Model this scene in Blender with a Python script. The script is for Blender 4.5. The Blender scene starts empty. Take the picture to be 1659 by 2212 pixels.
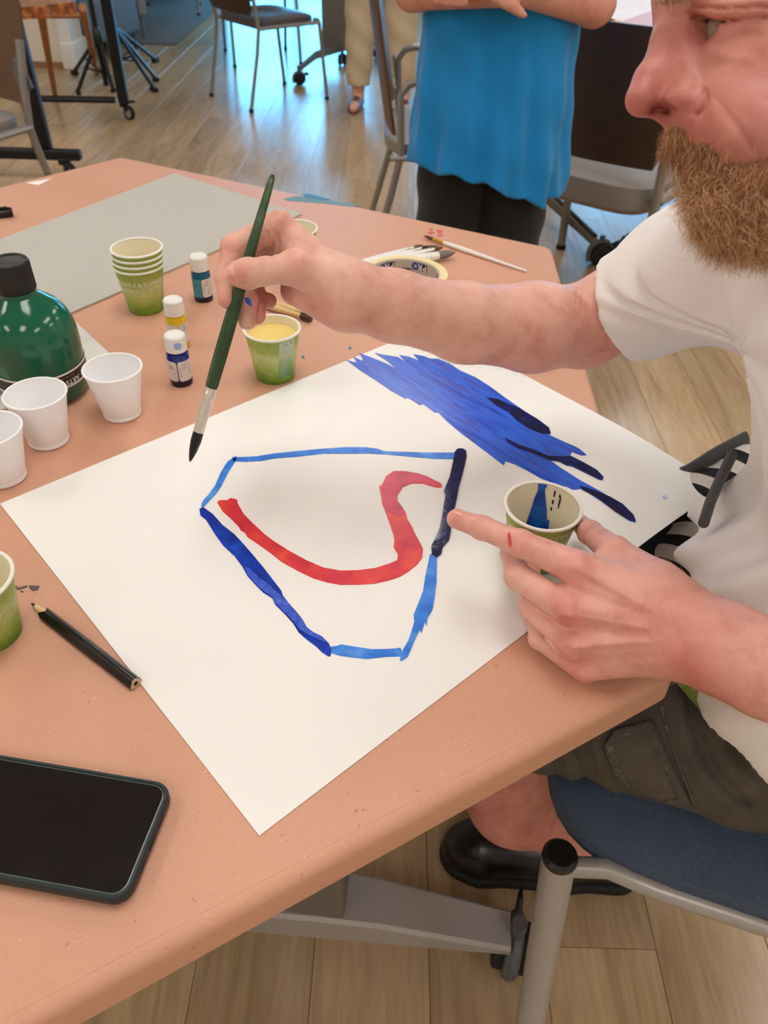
import bpy, bmesh, math, random
import numpy as np
from mathutils import Vector, Matrix, Euler
from mathutils.geometry import tessellate_polygon

SC = bpy.context.scene
COL = SC.collection
random.seed(7)
RNG = np.random.default_rng(7)

# ---------------------------------------------------------------- camera
FPX, PITCH, ROLL = 1680.0, math.radians(40.8), math.radians(1.8)
CAM = np.array([0.0, 0.0, 1.26])
_fw = np.array([0, math.cos(PITCH), -math.sin(PITCH)])
_up = np.array([0, math.sin(PITCH), math.cos(PITCH)])
_rt = np.array([1.0, 0, 0])
_r2 = math.cos(ROLL) * _rt + math.sin(ROLL) * _up
_u2 = -math.sin(ROLL) * _rt + math.cos(ROLL) * _up
cd = bpy.data.cameras.new('camera')
cam = bpy.data.objects.new('camera', cd)
COL.objects.link(cam)
cam.matrix_world = Matrix(((_r2[0], _u2[0], -_fw[0], CAM[0]), (_r2[1], _u2[1], -_fw[1], CAM[1]),
                           (_r2[2], _u2[2], -_fw[2], CAM[2]), (0, 0, 0, 1)))
cd.sensor_fit = 'VERTICAL'
cd.sensor_height = 36.0
cd.sensor_width = 27.0
cd.lens = 36.0 * FPX / 2212.0
cd.clip_start = 0.02
cd.dof.use_dof = True
cd.dof.focus_distance = 0.68
cd.dof.aperture_fstop = cd.lens / 2.6      # a phone lens: a 2.6 mm pupil
SC.camera = cam

# ---------------------------------------------------------------- world, exposure
W = bpy.data.worlds.new('sky')
SC.world = W
W.use_nodes = True
wn = W.node_tree.nodes
bg = wn['Background']
bg.inputs['Color'].default_value = (0.13, 0.52, 0.95, 1)
bg.inputs['Strength'].default_value = 12.5
SC.view_settings.view_transform = 'Standard'
SC.view_settings.look = 'None'
SC.view_settings.exposure = 0.07
SC.view_settings.gamma = 1.0
SC.view_settings.use_curve_mapping = False
cy_ = SC.cycles; cy_.max_bounces = 7; cy_.diffuse_bounces = 4; cy_.glossy_bounces = 3; cy_.transmission_bounces = 4; cy_.caustics_reflective = False; cy_.caustics_refractive = False; cy_.adaptive_threshold = 0.016
PANEL = 7.6            # radiance of the ceiling light panels

# ---------------------------------------------------------------- helpers
def ray(x, y):
    return (x - 829.5) / FPX * _r2 - (y - 1106.0) / FPX * _u2 + _fw
def pz(x, y, z=0.74):              # the point of a height z seen at a pixel of the photograph
    d = ray(x, y); return CAM + d * ((z - CAM[2]) / d[2])
def pd(x, y, dist):                # the point at a distance from the camera
    d = ray(x, y); return CAM + d / np.linalg.norm(d) * dist
def pY(x, y, Y):
    d = ray(x, y); return CAM + d * (Y / d[1])
def U(v):
    v = np.asarray(v, float); return v / np.linalg.norm(v)

def lin(c):
    return tuple(((v / 255) / 12.92 if v / 255 <= 0.04045 else ((v / 255 + 0.055) / 1.055) ** 2.4) for v in c[:3]) + (1.0,)

class NT:
    """a small wrapper for building node materials"""
    def __init__(s, name):
        s.m = bpy.data.materials.new(name); s.m.use_nodes = True
        s.t = s.m.node_tree; s.b = s.t.nodes['Principled BSDF']
    def n(s, kind, **kw):
        nd = s.t.nodes.new(kind)
        for k, v in kw.items():
            if k in nd.inputs: nd.inputs[k].default_value = v
            else: setattr(nd, k, v)
        return nd
    def l(s, a, b): s.t.links.new(a, b)
    def noise(s, scale, detail=4, rough=0.55, coord='Object', stretch=None, dist=0.0):
        tc = s.n('ShaderNodeTexCoord'); src = tc.outputs[coord]
        if stretch:
            mp = s.n('ShaderNodeMapping'); mp.inputs['Scale'].default_value = stretch
            s.l(src, mp.inputs['Vector']); src = mp.outputs['Vector']
        nz = s.n('ShaderNodeTexNoise'); nz.inputs['Scale'].default_value = scale
        nz.inputs['Detail'].default_value = detail; nz.inputs['Roughness'].default_value = rough
        nz.inputs['Distortion'].default_value = dist
        s.l(src, nz.inputs['Vector']); return nz.outputs['Fac']
    def ramp(s, fac, stops):
        r = s.n('ShaderNodeValToRGB'); e = r.color_ramp.elements
        while len(e) < len(stops): e.new(0.5)
        for i, (p, c) in enumerate(stops): e[i].position = p; e[i].color = c
        s.l(fac, r.inputs['Fac']); return r.outputs['Color']
    def mix(s, fac, a, b, mode='MIX'):
        m = s.n('ShaderNodeMix', data_type='RGBA', blend_type=mode)
        for sock, v in ((m.inputs['Factor'], fac), (m.inputs['A'] if False else m.inputs[6], a), (m.inputs[7], b)):
            if hasattr(v, 'links') or hasattr(v, 'is_linked'): s.l(v, sock)
            else: sock.default_value = v
        return m.outputs[2]
    def bump(s, h, strength=0.3, distance=0.001):
        b = s.n('ShaderNodeBump'); b.inputs['Strength'].default_value = strength; b.inputs['Distance'].default_value = distance
        s.l(h, b.inputs['Height']); s.l(b.outputs['Normal'], s.b.inputs['Normal'])
    def base(s, c):
        if hasattr(c, 'links'): s.l(c, s.b.inputs['Base Color'])
        else: s.b.inputs['Base Color'].default_value = c
    def set(s, **kw):
        for k, v in kw.items(): s.b.inputs[k.replace('_', ' ')].default_value = v
        return s

def mat(name, rgb, rough=0.5, metal=0.0, var=0.0, vscale=40, bump=0.0, bscale=300, bdist=0.0006, **kw):
    """a procedural material: a base colour with slight noise in it and fine relief"""
    t = NT(name); c = lin(rgb)
    if var > 0:
        f = t.noise(vscale)
        t.base(t.ramp(f, [(0.25, tuple(v * (1 - var) for v in c[:3]) + (1,)), (0.75, tuple(min(1, v * (1 + var)) for v in c[:3]) + (1,))]))
    else: t.base(c)
    t.set(Roughness=rough, Metallic=metal)
    if bump > 0: t.bump(t.noise(bscale, 3), bump, bdist)
    for k, v in kw.items(): t.b.inputs[k.replace('_', ' ')].default_value = v
    return t.m

def tag(o, label=None, cat=None, group=None, kind=None):
    for k, v in (('label', label), ('category', cat), ('group', group), ('kind', kind)):
        if v: o[k] = v
    return o
def empty(name, loc=(0, 0, 0), rz=0.0, label=None, cat=None, group=None):
    o = bpy.data.objects.new(name, None); COL.objects.link(o)
    o.location = tuple(loc); o.rotation_euler = (0, 0, rz); o.empty_display_size = 0.05
    return tag(o, label, cat, group)
def copy_tree(o, parent=None):
    c = o.copy(); COL.objects.link(c); c.parent = parent
    for ch in list(o.children): copy_tree(ch, c)
    return c

class MB:
    """collects shapes in one mesh"""
    def __init__(s): s.v = []; s.f = []; s.sm = []
    def add(s, vs, fs, smooth=True):
        o = len(s.v); s.v += [tuple(map(float, p)) for p in vs]
        s.f += [tuple(i + o for i in f) for f in fs]; s.sm += [smooth] * len(fs); return s
    def box(s, c, size, M=None, bev=0.0):
        hx, hy, hz = (q / 2 for q in size)
        if bev <= 0:
            vs = [(x, y, z) for x in (-hx, hx) for y in (-hy, hy) for z in (-hz, hz)]
            fs = [(0, 1, 3, 2), (4, 6, 7, 5), (0, 4, 5, 1), (2, 3, 7, 6), (0, 2, 6, 4), (1, 5, 7, 3)]
        else:
            bm = bmesh.new(); bmesh.ops.create_cube(bm, size=1)
            bmesh.ops.scale(bm, vec=size, verts=bm.verts)
            bmesh.ops.bevel(bm, geom=bm.edges[:], offset=min(bev, min(size) * 0.49), segments=3, affect='EDGES', profile=0.5)
            bm.verts.index_update(); vs = [v.co[:] for v in bm.verts]; fs = [tuple(v.index for v in f.verts) for f in bm.faces]; bm.free()
        if M is not None: vs = [tuple(M @ Vector(p)) for p in vs]
        return s.add([(p[0] + c[0], p[1] + c[1], p[2] + c[2]) for p in vs], fs, bev > 0)
    def tube(s, pts, r, n=10, caps=True, sq=1.0, up=None):
        pts = [np.array(p, float) for p in pts]; m = len(pts)
        rs = [r] * m if np.isscalar(r) else list(r)
        T = [U(pts[min(i + 1, m - 1)] - pts[max(i - 1, 0)]) for i in range(m)]
        a = np.array(up, float) if up is not None else (np.array([0, 0, 1.0]) if abs(T[0][2]) < 0.9 else np.array([1.0, 0, 0]))
        N = U(a - T[0] * a.dot(T[0])); vs = []; fs = []
        for i in range(m):
            N = U(N - T[i] * N.dot(T[i])); B = np.cross(T[i], N)
            for k in range(n):
                t = 2 * math.pi * k / n
                vs.append(pts[i] + rs[i] * (N * math.cos(t) + sq * B * math.sin(t)))
        for i in range(m - 1):
            for k in range(n):
                fs.append((i * n + k, i * n + (k + 1) % n, (i + 1) * n + (k + 1) % n, (i + 1) * n + k))
        if caps: fs.append(tuple(range(n))[::-1]); fs.append(tuple((m - 1) * n + k for k in range(n)))
        return s.add(vs, fs)
    def lathe(s, prof, n=32, c=(0, 0, 0), M=None, smooth=True, close=False):   # open ends stay open
        vs = []; fs = []; m = len(prof)
        for r, z in prof:
            for k in range(n):
                t = 2 * math.pi * k / n; vs.append((r * math.cos(t), r * math.sin(t), z))
        for i in range(m - 1 if not close else m):
            j = (i + 1) % m
            for k in range(n):
                fs.append((i * n + k, i * n + (k + 1) % n, j * n + (k + 1) % n, j * n + k))
        if M is not None: vs = [tuple(M @ Vector(p)) for p in vs]
        return s.add([(p[0] + c[0], p[1] + c[1], p[2] + c[2]) for p in vs], fs, smooth)
    def prism(s, out, z0, z1, M=None):
        n = len(out)
        a = sum(out[i][0] * out[(i + 1) % n][1] - out[(i + 1) % n][0] * out[i][1] for i in range(n))
        if a < 0: out = out[::-1]
        vs = [(p[0], p[1], z0) for p in out] + [(p[0], p[1], z1) for p in out]
        fs = [tuple(range(n))[::-1], tuple(range(n, 2 * n))] + [(i, (i + 1) % n, n + (i + 1) % n, n + i) for i in range(n)]
        if M is not None: vs = [tuple(M @ Vector(p)) for p in vs]
        return s.add(vs, fs, False)
    def build(s, name, m, parent=None, loc=None, sharp=40):
        me = bpy.data.meshes.new(name); me.from_pydata(s.v, [], s.f); me.validate()
        for mm in (m if isinstance(m, (list, tuple)) else [m]): me.materials.append(mm)
        if len(s.sm) == len(me.polygons): me.polygons.foreach_set('use_smooth', s.sm)
        if any(s.sm): me.set_sharp_from_angle(angle=math.radians(sharp))
        o = bpy.data.objects.new(name, me); COL.objects.link(o)
        if parent is not None: o.parent = parent
        if loc is not None: o.location = tuple(loc)
        return o

def axes(fwd, up=(0, 0, 1)):
    """4x4 rotation with local z along fwd"""
    z = U(fwd); a = np.array(up, float)
    if abs(z.dot(U(a))) > 0.98: a = np.array([1.0, 0, 0])
    x = U(np.cross(a, z)); y = np.cross(z, x)
    return Matrix(((x[0], y[0], z[0], 0), (x[1], y[1], z[1], 0), (x[2], y[2], z[2], 0), (0, 0, 0, 1)))

def struct(name, mb, m, parent=None):
    o = mb.build(name, m, parent)
    if parent is None: o['kind'] = 'structure'
    return o

_txt = {}
def text_mesh(s, size, bold=0.0):
    """outlines of a text as verts (x, y) and faces"""
    cu = bpy.data.curves.new('lettering', 'FONT'); cu.body = s; cu.size = size; cu.align_x = 'CENTER'; cu.align_y = 'CENTER'
    cu.offset = bold; cu.resolution_u = 3
    o = bpy.data.objects.new('lettering', cu); COL.objects.link(o)
    dg = bpy.context.evaluated_depsgraph_get(); me = bpy.data.meshes.new_from_object(o.evaluated_get(dg))
    vs = [v.co[:2] for v in me.vertices]; fs = [tuple(p.vertices) for p in me.polygons]
    bpy.data.objects.remove(o); bpy.data.meshes.remove(me); bpy.data.curves.remove(cu)
    return vs, fs

def smin(a, b, k):
    h = np.clip(0.5 + 0.5 * (b - a) / k, 0, 1)
    return b + (a - b) * h - k * h * (1 - h)

# ---- implicit surfaces for bodies and cloth: nodes with a bounding sphere, meshed by surface nets
class Nd:
    c = np.zeros(3); R = 1e9
    def __call__(s, P, bc, br):
        far = np.linalg.norm(bc - s.c) - s.R - br
        if far > 0.05: return np.full(len(P), far)
        return s.ev(P, bc, br)
class RC(Nd):            # round cone
    def __init__(s, a, b, r1, r2=None):
        s.a = np.array(a, float); s.b = np.array(b, float); s.r1 = r1; s.r2 = r1 if r2 is None else r2
        s.c = (s.a + s.b) / 2; s.R = np.linalg.norm(s.b - s.a) / 2 + max(s.r1, s.r2)
    def ev(s, P, bc, br):
        ba = s.b - s.a; h = np.clip((P - s.a) @ ba / max(ba @ ba, 1e-12), 0, 1)
        return np.linalg.norm(P - s.a - h[:, None] * ba, axis=1) - (s.r1 + (s.r2 - s.r1) * h)
class EL(Nd):            # ellipsoid with axes given as rows
    def __init__(s, c, r, ax=None):
        s.c = np.array(c, float); s.r = np.array(r, float); s.R = max(r)
        s.ax = np.eye(3) if ax is None else np.array(ax, float)
    def ev(s, P, bc, br):
        q = (P - s.c) @ s.ax.T; k0 = np.linalg.norm(q / s.r, axis=1); k1 = np.linalg.norm(q / s.r ** 2, axis=1)
        return np.where(k1 < 1e-9, -min(s.r), k0 * (k0 - 1) / np.maximum(k1, 1e-9))
class SU(Nd):            # smooth union
    def __init__(s, k, *n):
        s.k = k; s.n = [q for q in n if q is not None]; s.c = np.mean([q.c for q in s.n], axis=0)
        s.R = max(np.linalg.norm(q.c - s.c) + q.R for q in s.n) + k
    def ev(s, P, bc, br):
        d = s.n[0](P, bc, br)
        for q in s.n[1:]: d = smin(d, q(P, bc, br), s.k)
        return d
class SB(Nd):            # smooth subtraction
    def __init__(s, k, a, *cuts): s.k = k; s.a = a; s.cuts = cuts; s.c = a.c; s.R = a.R
    def ev(s, P, bc, br):
        d = s.a(P, bc, br)
        for q in s.cuts: d = -smin(-d, q(P, bc, br), s.k)
        return d
class FN(Nd):            # a node whose distance is changed by a function of the points
    def __init__(s, a, f, grow=0.0): s.a = a; s.f = f; s.c = a.c; s.R = a.R + grow
    def ev(s, P, bc, br): return s.f(P, s.a(P, bc, br))
def chain(pts, rs, k=0.004):
    return SU(k, *[RC(pts[i], pts[i + 1], rs[i], rs[i + 1]) for i in range(len(pts) - 1)])

def surface_nets(node, lo, hi, h, B=16):
    lo = np.array(lo, float); hi = np.array(hi, float)
    nb = np.maximum(1, np.ceil((hi - lo) / (h * B)).astype(int)); n = nb * B
    G = np.full(tuple(n + 1), 1.0, np.float32); br = h * B * 0.87
    off = np.stack(np.meshgrid(*[np.arange(B + 1)] * 3, indexing='ij'), -1).reshape(-1, 3) * h
    for i in range(nb[0]):
        for j in range(nb[1]):
            for k in range(nb[2]):
                o = lo + np.array([i, j, k]) * B * h; c = o + B * h / 2
                d = float(node(c[None], c, 0.0)[0])
                sl = (slice(i * B, i * B + B + 1), slice(j * B, j * B + B + 1), slice(k * B, k * B + B + 1))
                if abs(d) > br * 1.5 + 0.004:
                    G[sl] = d; continue
                G[sl] = node(o + off, c, br).reshape(B + 1, B + 1, B + 1)
    ins = G < 0
    cnt = np.zeros(tuple(n), np.int8)
    for a in (0, 1):
        for b in (0, 1):
            for c in (0, 1): cnt += ins[a:a + n[0], b:b + n[1], c:c + n[2]]
    cells = np.argwhere((cnt > 0) & (cnt < 8))
    idx = np.full(tuple(n), -1, np.int64); idx[tuple(cells.T)] = np.arange(len(cells))
    acc = np.zeros((len(cells), 3)); num = np.zeros(len(cells))
    cor = [(a, b, c) for a in (0, 1) for b in (0, 1) for c in (0, 1)]
    val = {q: G[tuple((cells + q).T)].astype(float) for q in cor}
    for q in cor:
        for ax in range(3):
            if q[ax]: continue
            q2 = list(q); q2[ax] = 1; q2 = tuple(q2); a, b = val[q], val[q2]
            m = (a < 0) != (b < 0); t = np.where(m, a / np.where(m, a - b, 1), 0)
            p = np.tile(np.array(q, float), (len(cells), 1)); p[:, ax] += t
            acc[m] += p[m]; num[m] += 1
    V_ = lo + (cells + acc / num[:, None]) * h
    F_ = []
    for ax in range(3):
        u, v = (ax + 1) % 3, (ax + 2) % 3
        s0 = [slice(None)] * 3; s1 = [slice(None)] * 3; s0[ax] = slice(0, n[ax]); s1[ax] = slice(1, n[ax] + 1)
        A, Bq = ins[tuple(s0)], ins[tuple(s1)]
        e = np.argwhere(A != Bq); e = e[(e[:, u] > 0) & (e[:, v] > 0) & (e[:, u] < n[u]) & (e[:, v] < n[v])]
        fl = A[tuple(e.T)]; du = np.zeros(3, int); dv = np.zeros(3, int); du[u] = 1; dv[v] = 1
        q = np.stack([idx[tuple((e - du - dv).T)], idx[tuple((e - dv).T)], idx[tuple(e.T)], idx[tuple((e - du).T)]], 1)
        q[~fl] = q[~fl][:, ::-1]; F_.append(q)
    F_ = np.concatenate(F_); return V_, F_[(F_ >= 0).all(1)]

def mesh_np(name, Vs, Fs, m, parent=None, colors=None):
    me = bpy.data.meshes.new(name)
    me.vertices.add(len(Vs)); me.vertices.foreach_set('co', np.asarray(Vs, np.float32).ravel())
    me.loops.add(Fs.size); me.loops.foreach_set('vertex_index', Fs.astype(np.int32).ravel())
    me.polygons.add(len(Fs)); me.polygons.foreach_set('loop_start', (np.arange(len(Fs)) * Fs.shape[1]).astype(np.int32))
    me.polygons.foreach_set('use_smooth', np.ones(len(Fs), bool)); me.update(calc_edges=True); me.validate()
    me.materials.append(m)
    if colors is not None:
        at = me.color_attributes.new('tint', 'FLOAT_COLOR', 'POINT')
        at.data.foreach_set('color', np.concatenate([colors, np.ones((len(colors), 1))], 1).astype(np.float32).ravel())
    o = bpy.data.objects.new(name, me); COL.objects.link(o)
    if parent is not None: o.parent = parent
    return o

def vnormals(Vs, Fs):
    N = np.zeros_like(Vs); n = np.cross(Vs[Fs[:, 2]] - Vs[Fs[:, 0]], Vs[Fs[:, 3]] - Vs[Fs[:, 1]])
    for i in range(4): np.add.at(N, Fs[:, i], n)
    return N / np.maximum(np.linalg.norm(N, axis=1, keepdims=True), 1e-12)

def hair(name, roots, dirs, lens, rad, m, parent=None, seg=6, curl=0.3, droop=0.3, wav=3.0, seed=1, tip=0.25):
    """strands grown from roots along dirs, bending down and curling"""
    r = np.random.default_rng(seed); n = len(roots)
    lens = np.broadcast_to(lens, (n,)); D = dirs / np.linalg.norm(dirs, axis=1, keepdims=True)
    s1 = r.normal(size=(n, 3)); s1 -= D * (s1 * D).sum(1, keepdims=True); s1 /= np.linalg.norm(s1, axis=1, keepdims=True); s2 = np.cross(D, s1)
    ph = r.uniform(0, 6.28, n); fr = wav * r.uniform(0.5, 1.5, n)
    P = np.zeros((n, seg + 1, 3))
    for i in range(seg + 1):
        t = i / seg
        P[:, i] = roots + D * (lens * t)[:, None] + np.array([0, 0, -1.0]) * (droop * lens * t * t)[:, None] \
            + (s1 * (np.sin(fr * t + ph) - np.sin(ph))[:, None] + s2 * (np.cos(fr * t + ph) - np.cos(ph))[:, None]) * (curl * lens * 0.5)[:, None]
    hc = bpy.data.hair_curves.new(name); hc.add_curves([seg + 1] * n)
    hc.attributes['position'].data.foreach_set('vector', P.astype(np.float32).ravel())
    ra = hc.attributes.get('radius') or hc.attributes.new('radius', 'FLOAT', 'POINT')
    rr = rad * (1 - (1 - tip) * np.linspace(0, 1, seg + 1)); ra.data.foreach_set('value', np.tile(rr, n).astype(np.float32))
    hc.materials.append(m); o = bpy.data.objects.new(name, hc); COL.objects.link(o)
    if parent is not None: o.parent = parent
    return o
# ================================================================ the room
M = {}
def floor_material():
    t = NT('oak_plank')
    oi = t.n('ShaderNodeObjectInfo'); tc = t.n('ShaderNodeTexCoord')
    mp = t.n('ShaderNodeMapping'); mp.inputs['Scale'].default_value = (9, 0.9, 1)
    t.l(tc.outputs['Object'], mp.inputs['Vector'])
    add = t.n('ShaderNodeVectorMath', operation='ADD'); cb = t.n('ShaderNodeCombineXYZ')
    ml = t.n('ShaderNodeMath', operation='MULTIPLY'); ml.inputs[1].default_value = 37.0
    t.l(oi.outputs['Random'], ml.inputs[0]); t.l(ml.outputs[0], cb.inputs[0]); t.l(ml.outputs[0], cb.inputs[1])
    t.l(mp.outputs['Vector'], add.inputs[0]); t.l(cb.outputs[0], add.inputs[1])
    n1 = t.n('ShaderNodeTexNoise'); n1.inputs['Scale'].default_value = 1.6; n1.inputs['Detail'].default_value = 9
    n1.inputs['Roughness'].default_value = 0.62; n1.inputs['Distortion'].default_value = 0.9
    t.l(add.outputs[0], n1.inputs['Vector'])
    n2 = t.n('ShaderNodeTexNoise'); n2.inputs['Scale'].default_value = 14; n2.inputs['Detail'].default_value = 5
    t.l(add.outputs[0], n2.inputs['Vector'])
    c1 = t.ramp(n1.outputs['Fac'], [(0.25, lin((140, 113, 82))), (0.5, lin((182, 152, 115))), (0.78, lin((204, 177, 140)))])
    c2 = t.mix(0.22, c1, t.ramp(n2.outputs['Fac'], [(0.3, lin((140, 112, 80))), (0.7, lin((214, 188, 148)))]))
    hv = t.n('ShaderNodeHueSaturation'); t.l(c2, hv.inputs['Color'])
    mr = t.n('ShaderNodeMapRange'); mr.inputs['To Min'].default_value = 0.88; mr.inputs['To Max'].default_value = 1.1
    t.l(oi.outputs['Random'], mr.inputs['Value']); t.l(mr.outputs[0], hv.inputs['Value'])
    t.base(hv.outputs['Color']); t.set(Roughness=0.25); t.b.inputs['Specular IOR Level'].default_value = 0.6
    t.bump(n2.outputs['Fac'], 0.08, 0.0006)
    return t.m
M['floor'] = floor_material()
M['joint'] = mat('floor_joint', (112, 90, 66), 0.8, var=0.1)
M['wall'] = mat('wall_paint', (232, 224, 210), 0.85, var=0.03, vscale=3, bump=0.05)
M['white_paint'] = mat('white_paint', (232, 232, 228), 0.6, var=0.02, vscale=5)
M['ceiling'] = mat('ceiling_tile', (226, 222, 214), 0.95, var=0.04, vscale=60)
M['win_frame'] = mat('window_frame', (70, 72, 76), 0.45, var=0.05)
M['ground'] = mat('outdoor_paving', (150, 165, 178), 0.9, var=0.1, vscale=2)

X0, X1, Y0, Y1, ZC = -6.0, 5.0, -3.2, 10.2, 2.85
# floor: an under-layer and the planks that can be told apart
fl = struct('floor', MB().box(((X0 + X1) / 2, (Y0 + Y1) / 2, -0.016), (X1 - X0, Y1 - Y0, 0.02)), M['joint'])
PWD, PLN = 0.172, 1.22
def plank_mesh():
    bm = bmesh.new(); bmesh.ops.create_cube(bm, size=1)
    bmesh.ops.scale(bm, vec=(PWD - 0.0008, PLN - 0.0008, 0.006), verts=bm.verts)
    bmesh.ops.bevel(bm, geom=[e for e in bm.edges if all(v.co.z > 0 for v in e.verts)], offset=0.0008, segments=1, affect='EDGES')
    me = bpy.data.meshes.new('plank'); bm.to_mesh(me); bm.free(); me.materials.append(M['floor']); return me
pmesh = plank_mesh()
rest = MB(); pcount = 0
ncol0 = int(math.floor((X0 - 0.432) / PWD)); ncol1 = int(math.ceil((X1 - 0.432) / PWD))
spots = []
for c in range(ncol0, ncol1):
    xc = 0.432 + (c + 0.5) * PWD
    if c in (-1,): off = 0.467
    else: off = ((c * 0.437) % 1.0) * PLN
    y = off - PLN * math.ceil((off - Y0) / PLN)
    while y < Y1:
        yc = y + PLN / 2
        if yc - PLN / 2 > Y0 - PLN and X0 - PWD < xc < X1 + PWD:
            vis = 0.2 < yc + PLN / 2 and abs(xc) < 0.55 * (yc + PLN / 2) + 0.45 and yc < 9.6
            spots.append((0 if vis else 1, math.hypot(xc, yc), xc, yc))
        y += PLN
spots.sort()
for i, (h, d, xc, yc) in enumerate(spots):
    if i < 290:
        o = bpy.data.objects.new('plank', pmesh); COL.objects.link(o); o.parent = fl; o.location = (xc, yc, -0.003)
    else:
        rest.box((xc, yc, -0.003), (PWD - 0.0012, PLN - 0.0012, 0.006))
ro = rest.build('far_planks', M['floor'], fl); ro['kind'] = 'stuff'

def wall_box(name, x0, x1, y0, y1, z0, z1, m=None, parent=None):
    return struct(name, MB().box(((x0 + x1) / 2, (y0 + y1) / 2, (z0 + z1) / 2), (x1 - x0, y1 - y0, z1 - z0)), m or M['wall'], parent)
wall_box('ceiling', X0, X1, Y0, Y1, ZC, ZC + 0.1, M['ceiling'])
wall_box('wall_left', X0 - 0.12, X0, Y0, Y1 + 0.12, -0.02, ZC)
wall_box('wall_right', X1, X1 + 0.12, Y0, Y1 + 0.12, -0.02, ZC)
wall_box('wall_front', X0, X1, Y0 - 0.12, Y0, -0.02, ZC)
# back wall with a glazed door and windows
OP = [(-2.0, -0.32, 0.02, 2.25), (0.30, 1.75, 0.3, 2.2), (2.2, 3.9, 0.3, 2.2)]
mbw = MB(); xs = [X0] + [v for o in OP for v in (o[0], o[1])] + [X1]
for i in range(0, len(xs), 2):
    mbw.box(((xs[i] + xs[i + 1]) / 2, Y1 + 0.06, ZC / 2), (xs[i + 1] - xs[i], 0.12, ZC))
for (a, b, z0, z1) in OP:
    mbw.box(((a + b) / 2, Y1 + 0.06, (z1 + ZC) / 2), (b - a, 0.12, ZC - z1))
    if z0 > 0.05: mbw.box(((a + b) / 2, Y1 + 0.06, z0 / 2), (b - a, 0.12, z0))
struct('wall_back', mbw, M['wall'])
gt = NT('window_glass'); gm = gt.t
tr = gt.n('ShaderNodeBsdfTransparent'); gl = gt.n('ShaderNodeBsdfGlossy'); gl.inputs['Roughness'].default_value = 0.0
fr = gt.n('ShaderNodeFresnel'); fr.inputs['IOR'].default_value = 1.45; mx = gt.n('ShaderNodeMixShader')
tr.inputs['Color'].default_value = (0.93, 0.97, 0.97, 1)
gt.l(fr.outputs[0], mx.inputs[0]); gt.l(tr.outputs[0], mx.inputs[1]); gt.l(gl.outputs[0], mx.inputs[2])
gt.l(mx.outputs[0], gm.nodes['Material Output'].inputs['Surface'])
M['glass'] = gt.m
for i, (a, b, z0, z1) in enumerate(OP):
    f = MB(); w = 0.06; yc = Y1 + 0.05
    for x in (a + w / 2, b - w / 2): f.box((x, yc, (z0 + z1) / 2), (w, 0.07, z1 - z0))
    for z in (z0 + w / 2, z1 - w / 2): f.box(((a + b) / 2, yc, z), (b - a - 2 * w, 0.07, w))
    f.box(((a + b) / 2, yc, (z0 + z1) / 2), (0.05, 0.07, z1 - z0 - 2 * w))
    fo = struct('door_1' if i == 0 else 'window_%d' % i, f, M['win_frame'])
    for s in (0, 1):
        xa = a + w + s * ((b - a) / 2 - w + 0.025); xb = xa + (b - a) / 2 - w - 0.025
        MB().box(((xa + xb) / 2, yc, (z0 + z1) / 2), (xb - xa, 0.008, z1 - z0 - 2 * w)).build('pane', M['glass'], fo)
    if i == 0:
        MB().box(((a + b) / 2 + 0.06, yc - 0.07, 1.05), (0.025, 0.07, 0.3), bev=0.008).build('door_handle', M['white_paint'], fo)
struct('ground', MB().box((0, 20, -0.12), (60, 19.3, 0.1)), M['ground'])
for nm, (x0, x1, y0, y1) in dict(baseboard_left=(X0, X0 + 0.015, Y0, Y1), baseboard_right=(X1 - 0.015, X1, Y0, Y1)).items():
    wall_box(nm, x0, x1, y0, y1, 0, 0.11, M['white_paint'])
# the wall end seen at the upper left, with its white corner post and wooden base strip
wall_box('wall_partition', X0, -2.313, 6.12, 6.3, -0.02, ZC, M['wall'])
tp = struct('trim_1', MB().box((-2.275, 6.2, ZC / 2 + 0.06), (0.075, 0.24, ZC - 0.12)), M['white_paint'])
MB().box((-2.272, 6.2, 0.08), (0.10, 0.28, 0.16), bev=0.008).build('post_base', M['white_paint'], tp)
wall_box('baseboard_partition', X0, -2.325, 6.095, 6.12, 0, 0.035, mat('oak_strip', (150, 112, 74), 0.5, var=0.1))

# ceiling light panels: the lamps of the room
pt = NT('light_panel'); pt.b.inputs['Emission Color'].default_value = (1.0, 0.972, 0.945, 1); pt.b.inputs['Emission Strength'].default_value = PANEL
pt.base((0.8, 0.8, 0.8, 1)); M['panel'] = pt.m
def ceiling_lights():
    t = empty('ceiling_light', (0, 0, ZC), label='flush rectangular white ceiling light panel', cat='light', group='ceiling light panels out of the frame')
    MB().box((0, 0, -0.015), (0.56, 1.16, 0.01)).build('diffuser', M['panel'], t)
    f = MB()
    for s in (-1, 1):
        f.box((s * 0.295, 0, -0.012), (0.03, 1.22, 0.024)); f.box((0, s * 0.595, -0.012), (0.56, 0.03, 0.024))
    f.build('frame', M['white_paint'], t)
    first = True
    for x in (-4.4, -2.2, 0.0, 2.2, 4.2):
        for y in (-1.6, 0.9, 3.4, 5.9):
            if y > 5 and x not in (0.0, 2.2): continue
            o = t if first else copy_tree(t); first = False
            o.location = (x, y, ZC)
ceiling_lights()
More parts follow.
